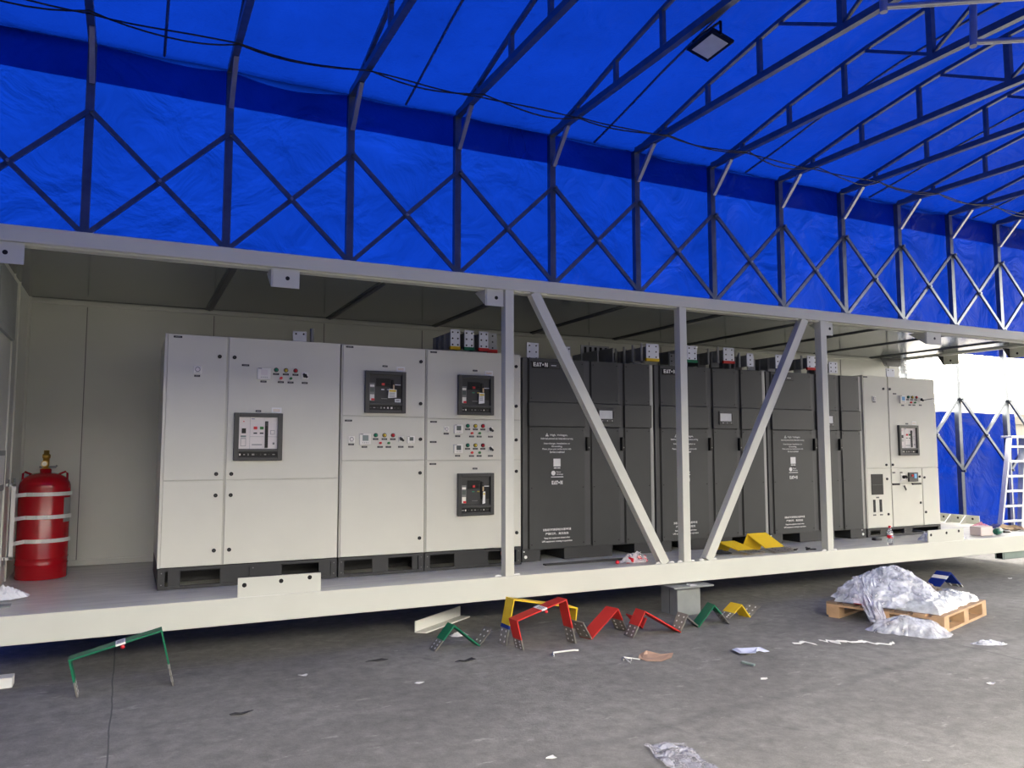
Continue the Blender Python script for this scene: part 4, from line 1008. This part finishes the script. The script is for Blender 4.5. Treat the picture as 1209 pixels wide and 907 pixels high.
crumple('hanging_wrap', (10.98, 8.35, 2.78), .07, .05, .30, 1.2, 'filmthin', 'clear plastic wrap hanging from the ceiling at the right end', 'plastic wrap', 18, 14, .9)

# ================================================================== GROUND
# busbars lying below the base beam (profiles lie across the view, width runs away from it)
def two(a, b, t): return lerp(a, b, t)
def arch(name, label, p, w, mt, bl, br, ring=True, th=.010, group='painted busbars on the ground'):
    a = two(p[0], p[1], bl); b = two(p[3], p[2], br)
    t = bentbar(name, label, [('sleeve', mt, [a, p[1], p[2], b]), ('bare_end', 'bare', [p[0], a]), ('bare_end', 'bare', [b, p[3]])], w, th, group=group)
    if ring:
        q0 = V(two(p[1], p[2], .49)); q1 = V(two(p[1], p[2], .60)); W = V(w); n_ = (V(p[2])-V(p[1])).cross(W).normalized()*-1
        if n_.z < 0: n_ = -n_
        m = MB().use('label').obox(q0-W*.02-n_*.001, q1-q0, W*1.04, n_*(th+.003)); m.use('np')
        for i in range(3): m.obox(q0+W*(.2+.2*i)+n_*(th+.0021)+(q1-q0)*.15, (q1-q0)*.7, W*.06, n_*.0005)
        m.build('paper_band', None, t)
        m = MB().use('redpl').lathe(((q1.x+q0.x)/2+.012, q0.y-.004, q1.z-.032), [(.004, 0), (.013, .005), (.015, .014), (.010, .024)], 10); m.build('seal', None, t)
    return t
arch('arch_busbar', 'green arch busbar standing alone at the far left', [(-.241, 5.93, 0), (-.296, 5.93, .237), (.238, 5.93, .369), (.321, 5.93, 0)], (0, .12, 0), 'busgreen', .42, .40)
arch('arch_busbar', 'red arch busbar standing in front of the yellow arch', [(2.901, 5.72, 0), (2.845, 5.72, .231), (3.29, 5.72, .358), (3.377, 5.72, 0)], (-.012, .125, 0), 'busred', .36, .36)
t = arch('arch_busbar', 'yellow arch busbar standing behind the red arch', [(2.833, 5.905, 0), (2.91, 5.912, .357), (3.539, 5.972, .227), (3.502, 5.968, 0)], (-.005, .14, 0), 'busyel', .38, .4, False)
MB().strip([(2.833+.077*.36, 5.9045, .357*.36), (2.833+.077*.44, 5.9045, .357*.44)], (-.005, .141, 0), .0125).build('tape_band', 'busblue', t)
def zig(label, p, w, mt, cut, th=.010, name='zigzag_busbar'):
    """cut: (t on the first leg, t on the last leg) where the sleeve begins/ends"""
    a = two(p[0], p[1], cut[0]); b = two(p[-2], p[-1], cut[1]); segs = [('sleeve', mt, [a]+p[1:-1]+[b])]
    if cut[0] > 0: segs.append(('bare_end', 'bare', [p[0], a]))
    if cut[1] < 1: segs.append(('bare_end', 'bare', [b, p[-1]]))
    return bentbar(name, label, segs, w, th, group='painted busbars on the ground')
zig('green zigzag busbar left of the yellow arch', [(2.249, 5.988, 0), (2.406, 5.988, .182), (2.628, 5.988, 0), (2.745, 5.988, .128)], (-.012, .115, 0), 'busgreen', (.42, .06))
zig('red zigzag busbar just right of the red arch', [(3.467, 5.752, .155), (3.571, 5.78, 0), (3.897, 5.865, .202), (4.009, 5.894, 0)], (-.036, .14, 0), 'busred', (.97, .48))
zig('red zigzag busbar left of the grey pedestal', [(3.911, 5.655, 0), (4.036, 5.653, .208), (4.405, 5.648, 0), (4.492, 5.647, .146)], (.0, .14, 0), 'busred', (.45, .05))
zig('green zigzag busbar in front of the grey pedestal', [(4.553, 5.749, .101), (4.686, 5.743, 0), (4.864, 5.737, .172), (5.023, 5.73, 0)], (.03, .135, 0), 'busgreen', (.9, .45))
zig('yellow zigzag busbar right of the grey pedestal', [(5.165, 5.89, 0), (5.303, 5.866, .116), (5.388, 5.851, 0), (5.505, 5.83, .1)], (-.015, .14, 0), 'busyel', (.4, .06))
zig('short red busbar half hidden behind the second red zigzag', [(4.08, 5.92, .12), (4.20, 5.93, 0), (4.25, 5.93, .085)], (0, .10, 0), 'busred', (0, 1))
zig('blue busbar on the ground behind the pallet', [(8.58, 6.16, 0), (8.70, 6.10, .15), (8.80, 6.03, 0)], (-.02, .17, 0), 'busblue', (0, .8))
bl = [o for o in D.objects if o.get('label') == 'blue busbar on the ground behind the pallet'][0]
MB().use('label').strip([(8.645, 6.1255, .083), (8.672, 6.112, .117)], (-.0201, .171, 0), .0125).build('paper_band', None, bl)
# short angle section
t = MB().use('white').obox((2.312, 6.690, 0), (.60, .44, 0), (.085, -.068, 0), (0, 0, .012)); t.obox((2.312, 6.690, 0), (.60, .44, 0), (.010, -.008, 0), (0, 0, .10))
tag(t.build('steel_angle', None), 'white steel angle on the ground behind the left green zigzag busbar', 'steel angle')
crumple('wire_scrap', (2.62, 6.42, 0), .08, .05, .028, 3.9, 'white', 'small red and white scrap by the white steel angle', 'scrap', 16, 8, .8)
# pedestal under the beam
t = thing('jack_pedestal', (4.93, 6.33, 0), 'grey square steel pedestal with a top plate under the base beam', 'pedestal')
m = MB().use('steelgrey').box(4.80, 5.08, 6.20, 6.46, 0, .272, .006); m.use('gap').box(4.798, 4.80, 6.32, 6.324, .01, .26); m.build('column', None, t)
MB().box(4.715, 5.19, 6.13, 6.54, .272, .286).build('top_plate', 'steelgrey', t)
m = MB().use('white').box(4.93, 5.01, 6.16, 6.22, .286, .290).box(4.93, 4.938, 6.16, 6.22, .29, .304); m.build('shim', None, t)
# other support of the container under the deck, hidden in the shade
for n, x in enumerate((-.2, 10.2)):
    t = MB().use('steelgrey').box(x-.13, x+.13, 8.3, 8.6, 0, .29, .006).box(x-.22, x+.22, 8.22, 8.68, .29, ZB)
    tag(t.build('jack_pedestal', None), 'grey steel pedestal in the shade below the %s back corner of the container' % ('left', 'right')[n], 'pedestal')
# square tube
m = MB().use('tubegrey')
x0, x1, y, s_, zz = 10.0, 11.2, 6.30, .05, .21
m.box(x0, x1, y, y+.1, zz, zz+.006).box(x0, x1, y, y+.1, zz+.089, zz+.095).box(x0, x1, y, y+.006, zz, zz+.095).box(x0, x1, y+.094, y+.1, zz, zz+.095); m.use('black').box(x0+.02, x0+.03, y, y+.1, zz, zz+.095)
# stands under the container's right end as part of it
m.use('tubegrey').box(x1-.1, x1, y, y+.1, 0, zz)
tag(m.build('square_tube', None), 'grey-green square steel tube under the right end of the base beam', 'tube')
# white box at the left edge
tag(MB().use('white').box(-1.02, -.655, 6.37, 6.49, 0, .068, .004).build('white_block', None), 'white block on the ground at the left edge below the beam', 'block')

# pallet with wrapped load
ang = math.radians(17); O = V((6.44, 4.60, 0)); U = V((math.cos(ang), math.sin(ang), 0)); Wv = V((-math.sin(ang)*1.0-.06, math.cos(ang), 0)).normalized()
LU, LW = 1.14, 1.03
def pp(u, w, z): return O+U*u+Wv*w+V((0, 0, z))
t = thing('wooden_pallet', pp(LU/2, LW/2, 0), 'wooden pallet carrying a film-wrapped load in front of the container', 'pallet')
for i in range(3):
    for j in range(3): MB().obox(pp(i*(LU-.12)/2, j*(LW-.12)/2, .022), U*.12, Wv*.12, (0, 0, .085)).build('block', 'wood', t)
for j in range(3): MB().obox(pp(0, j*(LW-.12)/2, 0), U*LU, Wv*.10, (0, 0, .022)).build('bottom_board', 'wood', t)
for i in range(3): MB().obox(pp(i*(LU-.12)/2, 0, .107), U*.12, Wv*LW, (0, 0, .018)).build('stringer_board', 'wood', t)
for j in range(7): MB().obox(pp(0, j*(LW-.10)/6, .125), U*LU, Wv*.10, (0, 0, .018)).build('deck_board', 'wood' if j < 2 else 'wood_grey', t)
zp = .143
t = thing('wrapped_load', pp(LU/2, LW/2, zp), 'flat stack of sheets in stretch film on the pallet', 'wrapped load')
m = MB().use('label')
for k in range(4): m.obox(pp(.09+.012*k, .11, zp+.018*k), U*(LU-.22), Wv*(LW-.2), (0, 0, .016))
m.build('sheet_stack', None, t)
def load(u, v):
    e = min(u, 1-u, v, 1-v)
    f = min(1, e/.10); z = zp+.002+(.088*f**.6)
    x = .05+(LU-.10)*u; w = .05+(LW-.09)*v
    q = V((x*5, w*5, 3)); z += (.022*noise.fractal(q, .9, 2, 4)+.010*noise.noise(q*3))*f
    return pp(x+.02*noise.noise(q+V((4, 4, 4)))*(1-f), w+.03*noise.noise(q*1.3+V((1, 8, 3)))*(1-f), max(z, zp+.002))
MB().grid(load, 60, 54, False).build('stretch_film', 'filmload', t)
crumple('metal_shavings', pp(.80, .42, zp+.088), .17, .12, .05, 12.2, 'dust', 'heap of dark grey offcuts on top of the wrapped load', 'offcuts', 36, 16, 1.4, ang)
tag(MB().obox(pp(.58, .98, zp), U*.09, Wv*.05, (0, 0, .17)).build('wood_block', 'wood_grey'), 'brown wood block standing at the back of the pallet', 'block')
# red tag on the left of the load
tag(MB().obox(pp(.012, .60, zp+.01), U*.012, Wv*.18, (0, 0, .055)).build('red_strip', 'busred'), 'red strip showing through the film at the left end of the load', 'strip')
def pile(u, v):
    """big heap of crumpled film on the left half of the pallet"""
    a = 2*PI*u; r = v; n0 = noise.fractal(V((math.cos(a)*1.2+3, math.sin(a)*1.2, 4)), 1, 2, 4)
    cu, cw = .40, .60
    x = cu+math.cos(a)*.44*r*(1+.16*n0); w = cw+math.sin(a)*.50*r*(1+.16*n0)
    q = V((x*4.2, w*4.2, 1.5)); rg = ridged(q, 5, .6)
    body = (1-r**1.7)*(.85+.25*noise.noise(V((x*3, w*3, 8))))
    z = zp+.03+.30*body+.085*rg*(1-r*.75)+.020*ridged(q*4.3, 3)
    x += .045*noise.noise(q*2+V((7, 1, 2))); w += .045*noise.noise(q*2+V((2, 9, 2)))
    if r > .88: z = zp+.01+(z-zp)*(.35+.3*(1-r)/.12)
    return pp(x, w, max(z, zp+.004))
tag(MB().grid(pile, 150, 64, False).build('crumpled_film', 'film'), 'large heap of crumpled clear film on the left half of the pallet', 'plastic film', 'crumpled clear film at the pallet')
def drape(u, v):
    w = .72-.24*v+(.11-.03*v)*(u-.5)*2; x = .16-.30*v**.8
    z = .34*(1-v)**1.1+.02+.03*math.sin(PI*u)
    q = V((w*9, x*6+v*3, 7)); rg = ridged(V((u*5, v*1.6, 2)), 4); x += -.03*rg+.02*noise.noise(q*2); z += .03*rg*(1-v*.5)
    return pp(x, w, max(z, .008))
tag(MB().grid(drape, 40, 50, False).build('film_tail', 'film'), 'twisted tail of clear film hanging from the heap over the left pallet side', 'plastic film', 'crumpled clear film at the pallet')
def ball(u, v):
    a = 2*PI*u; r = v; n0 = noise.fractal(V((math.cos(a)*1.4+1, math.sin(a)*1.4, 9)), 1, 2, 4)
    x = math.cos(a)*.34*r*(1+.2*n0); y = math.sin(a)*.17*r*(1+.2*n0)
    q = V((x*7, y*7, 4)); rg = ridged(q, 5, .6)
    z = .135*(1-r**2.4)*(.9+.35*noise.noise(V((x*5, y*5, 2))))+.035*rg*(1-r*.6)
    x += .03*noise.noise(q*1.5+V((5, 5, 5))); c_, s_ = math.cos(math.radians(-50)), math.sin(math.radians(-50))
    return (6.19+x*c_-y*s_, 4.73+x*s_+y*c_, max(z, .004))
tag(MB().grid(ball, 120, 50, False).build('crumpled_film', 'film'), 'crumpled clear film on the ground in front of the pallet', 'plastic film', 'crumpled clear film at the pallet')
# litter
scrap('cardboard_scrap', (3.70, 5.07, 0), [(-.14, .02), (-.05, .13), (.02, .14), (.10, .06), (.20, .03), (.09, -.09), (-.02, -.11), (-.12, -.06)], 'card', 'torn brown cardboard on the ground with white string', 'cardboard', .02, 1)
tag(MB().tube([(3.43, 5.10, .006), (3.47, 5.17, .006), (3.49, 5.08, .012), (3.44, 5.02, .006), (3.47, 5.16, .012), (3.56, 5.07, .006)], .005, 6).build('white_string', 'white'), 'looped white string beside the torn cardboard', 'string')
scrap('paper_sheet', (4.47, 4.86, 0), [(-.10, .10), (.0, .13), (.13, .03), (.12, -.08), (.05, -.02), (-.03, -.09), (-.13, -.02)], 'paperblue', 'white paper on the ground right of the cardboard', 'paper', .035, 2)
tag(MB().use('tubegrey').obox((4.19, 4.66, .002), (.02, -.11, 0), (.03, .012, 0), (0, 0, .012)).build('paper_tag', None), 'small pale tag on the ground below the white paper', 'tag')
tag(MB().tube([(3.02, 5.45, .006), (3.045, 5.50, .006), (3.06, 5.53, .008), (3.16, 5.53, .008), (3.25, 5.53, .006), (3.28, 5.51, .006)], .007, 8).build('bent_rod', 'white'), 'thin bent white rod on the ground in front of the red arch', 'rod')
def sheet(u, v):
    x = 2.47+.22*u+.08*v; y = 3.26+.36*v-.08*u
    q = V((x*9, y*9, 4)); return (x+.02*noise.noise(q), y+.02*noise.noise(q+V((5, 5, 5))), .006+.028*abs(noise.noise(q*1.3))+.012*abs(noise.noise(q*3)))
tag(MB().grid(sheet, 22, 22, False).build('plastic_sheet', film_mat('dull_film', (.42, .42, .47), .55)), 'crumpled translucent plastic sheet on the ground at the bottom centre', 'plastic sheet')
crumple('plastic_wrapper', (6.42, 4.20, 0), .13, .05, .035, 2.1, 'film', 'clear plastic wrapper on the ground right of the pallet', 'wrapper', 24, 10, .8, math.radians(-25))
rn = random.Random(12)
for n, (x, y, l) in enumerate(((5.42, 4.72, .30), (5.62, 4.56, .22), (5.30, 4.80, .16), (5.05, 4.86, .14))):
    pts = [(x+l*(i/7-.5)+.02*rn.uniform(-1, 1), y+.05*rn.uniform(-1, 1)-.1*(i/7-.5), .006+.012*rn.random()) for i in range(8)]
    o = MB().strip(pts, (.0, .022, .006), .002).build('film_strand', 'white')
    tag(o, 'twisted white film strand on the ground, %s from the film heap' % ('second nearest', 'nearest', 'second farthest', 'farthest')[n], 'strand', 'film strands before the pallet')
for n, (x, y, d_) in enumerate(((1.17, 5.78, 'below the left deck lug'), (1.85, 5.25, 'left of the green zigzag busbar'), (9.88, 6.15, 'on the ground far right under the beam end'), (4.05, 4.28, 'below the cardboard scrap'), (2.03, 3.70, 'left of the plastic sheet'), (5.35, 3.5, 'at the lower right edge'), (5.6, 6.15, 'beside the yellow zigzag busbar'))):
    scrap('litter_bit', (x, y, 0), [(.03*math.cos(a)*(1+.4*math.sin(3*a+n)), .022*math.sin(a)) for a in [2*PI*i/7 for i in range(7)]], 'white', 'tiny white litter bit '+d_, 'litter', .01, n, 'litter bits')
for n, (x, y) in enumerate(((.67, 5.12), (2.35, 5.62), (1.75, 5.93))):
    scrap('leaf_bit', (x, y, 0), [(.07*math.cos(a)*(1+.3*math.sin(2*a+n)), .025*math.sin(a)) for a in [2*PI*i/8 for i in range(8)]], 'base', 'dark flat scrap on the ground, %s of three' % ('nearest the camera', 'rightmost', 'middle one')[n], 'scrap', .012, n+5, 'dark scraps on the ground')

# step ladder beyond the right end
lx, ly = 14.66, 9.28
t = thing('step_ladder', (15.0, 9.2, 0), 'aluminium step ladder standing beyond the right end of the container', 'ladder')
zt = 1.83
for s_, xo in ((0, 0), (1, .62)):
    MB().bar((lx+xo, ly, 0), (lx+.46+xo*.72, ly, zt), .045, .085, (0, 1, 0)).build('front_rail', 'alu', t)
    MB().bar((lx+1.0+xo*.3, ly+.35, 0), (lx+.52+xo*.62, ly+.06, zt), .035, .05, (0, 1, 0)).build('rear_leg', 'alu', t)
for i in range(6):
    z = .28*(i+.9); q = z/zt
    MB().box(lx+.46*q, lx+.62+(.46-.174)*q, ly-.05, ly+.06, z-.02, z+.02, .004).build('step', 'alu', t)
MB().box(lx+.42, lx+1.0, ly-.07, ly+.14, zt-.01, zt+.03, .004).build('top_platform', 'alu', t)
# pale things seen through the gap
def hill(name, x0, x1, y, h, seed, label):
    def fn(u, v):
        x = x0+(x1-x0)*u; e = math.sin(PI*min(1, max(0, u)))**.6
        z = h*e*(.7+.5*noise.fractal(V((x*.012+seed, 1, 1)), .8, 2, 4))
        return (x, y+60*(v-.5), max(0, z*math.sin(PI*v)))
    tag(MB().grid(fn, 60, 10, True).build(name, 'hill', recalc=False), label, 'hill')
hill('distant_hill', 120, 330, 118, 22, 2, 'hazy pale hill seen through the gap in the tarpaulin')
for n, (x, y, w, h) in enumerate(((62, 44, 9, 3.2), (78, 50, 12, 4.2))):
    m = MB().use('haze_build').box(x, x+w, y, y+6, 0, h); m.use('hill').prism([(x-.3, y-.3, h), (x+w+.3, y-.3, h), (x+w/2, y-.3, h+1.1)], (0, 6.6, 0))
    tag(m.build('distant_shed', None), 'hazy pale shed far behind the gap, %s' % ('nearer one', 'farther one')[n], 'shed', 'distant sheds')

# ================================================================== LIGHT, CAMERA
w = D.worlds.new('World'); SC.world = w; w.use_nodes = True
bg = w.node_tree.nodes['Background']; bg.inputs['Color'].default_value = (1, .935, .82, 1); bg.inputs['Strength'].default_value = 18.0
sun = D.lights.new('Sun', 'SUN'); sun.energy = 8.0; sun.angle = math.radians(2); sun.color = (1, .94, .84)
so = D.objects.new('Sun', sun); COL.objects.link(so)
sd = V((-.3, -.9, -1.0)).normalized()           # direction light travels
so.rotation_euler = sd.to_track_quat('-Z', 'Y').to_euler()

cam = D.cameras.new('Camera'); cam.sensor_fit = 'HORIZONTAL'; cam.sensor_width = 36; cam.lens = 921.9*36/1209
cam.clip_start = .05; cam.clip_end = 500
co = D.objects.new('Camera', cam); COL.objects.link(co); co.location = (0, 0, 1.6)
yaw, pitch, roll = math.radians(26.031), math.radians(4.834), math.radians(-.0607)
fw = V((math.sin(yaw)*math.cos(pitch), math.cos(yaw)*math.cos(pitch), math.sin(pitch)))
r_ = V((math.cos(yaw), -math.sin(yaw), 0)); u_ = r_.cross(fw)
r2 = r_*math.cos(roll)+u_*math.sin(roll); u2 = -r_*math.sin(roll)+u_*math.cos(roll)
Mx = Matrix((r2, u2, -fw)).transposed().to_4x4(); Mx.translation = V((0, 0, 1.6)); co.matrix_world = Mx
SC.camera = co
vs = SC.view_settings; vs.view_transform = 'Standard'; vs.look = 'None'; vs.gamma = 1; vs.use_curve_mapping = False; vs.exposure = -0.28
SC.cycles.use_denoising = True; SC.cycles.max_bounces = 10; SC.cycles.diffuse_bounces = 6; SC.cycles.transparent_max_bounces = 12; SC.cycles.caustics_reflective = False; SC.cycles.caustics_refractive = False
SC.cycles.sample_clamp_indirect = 6
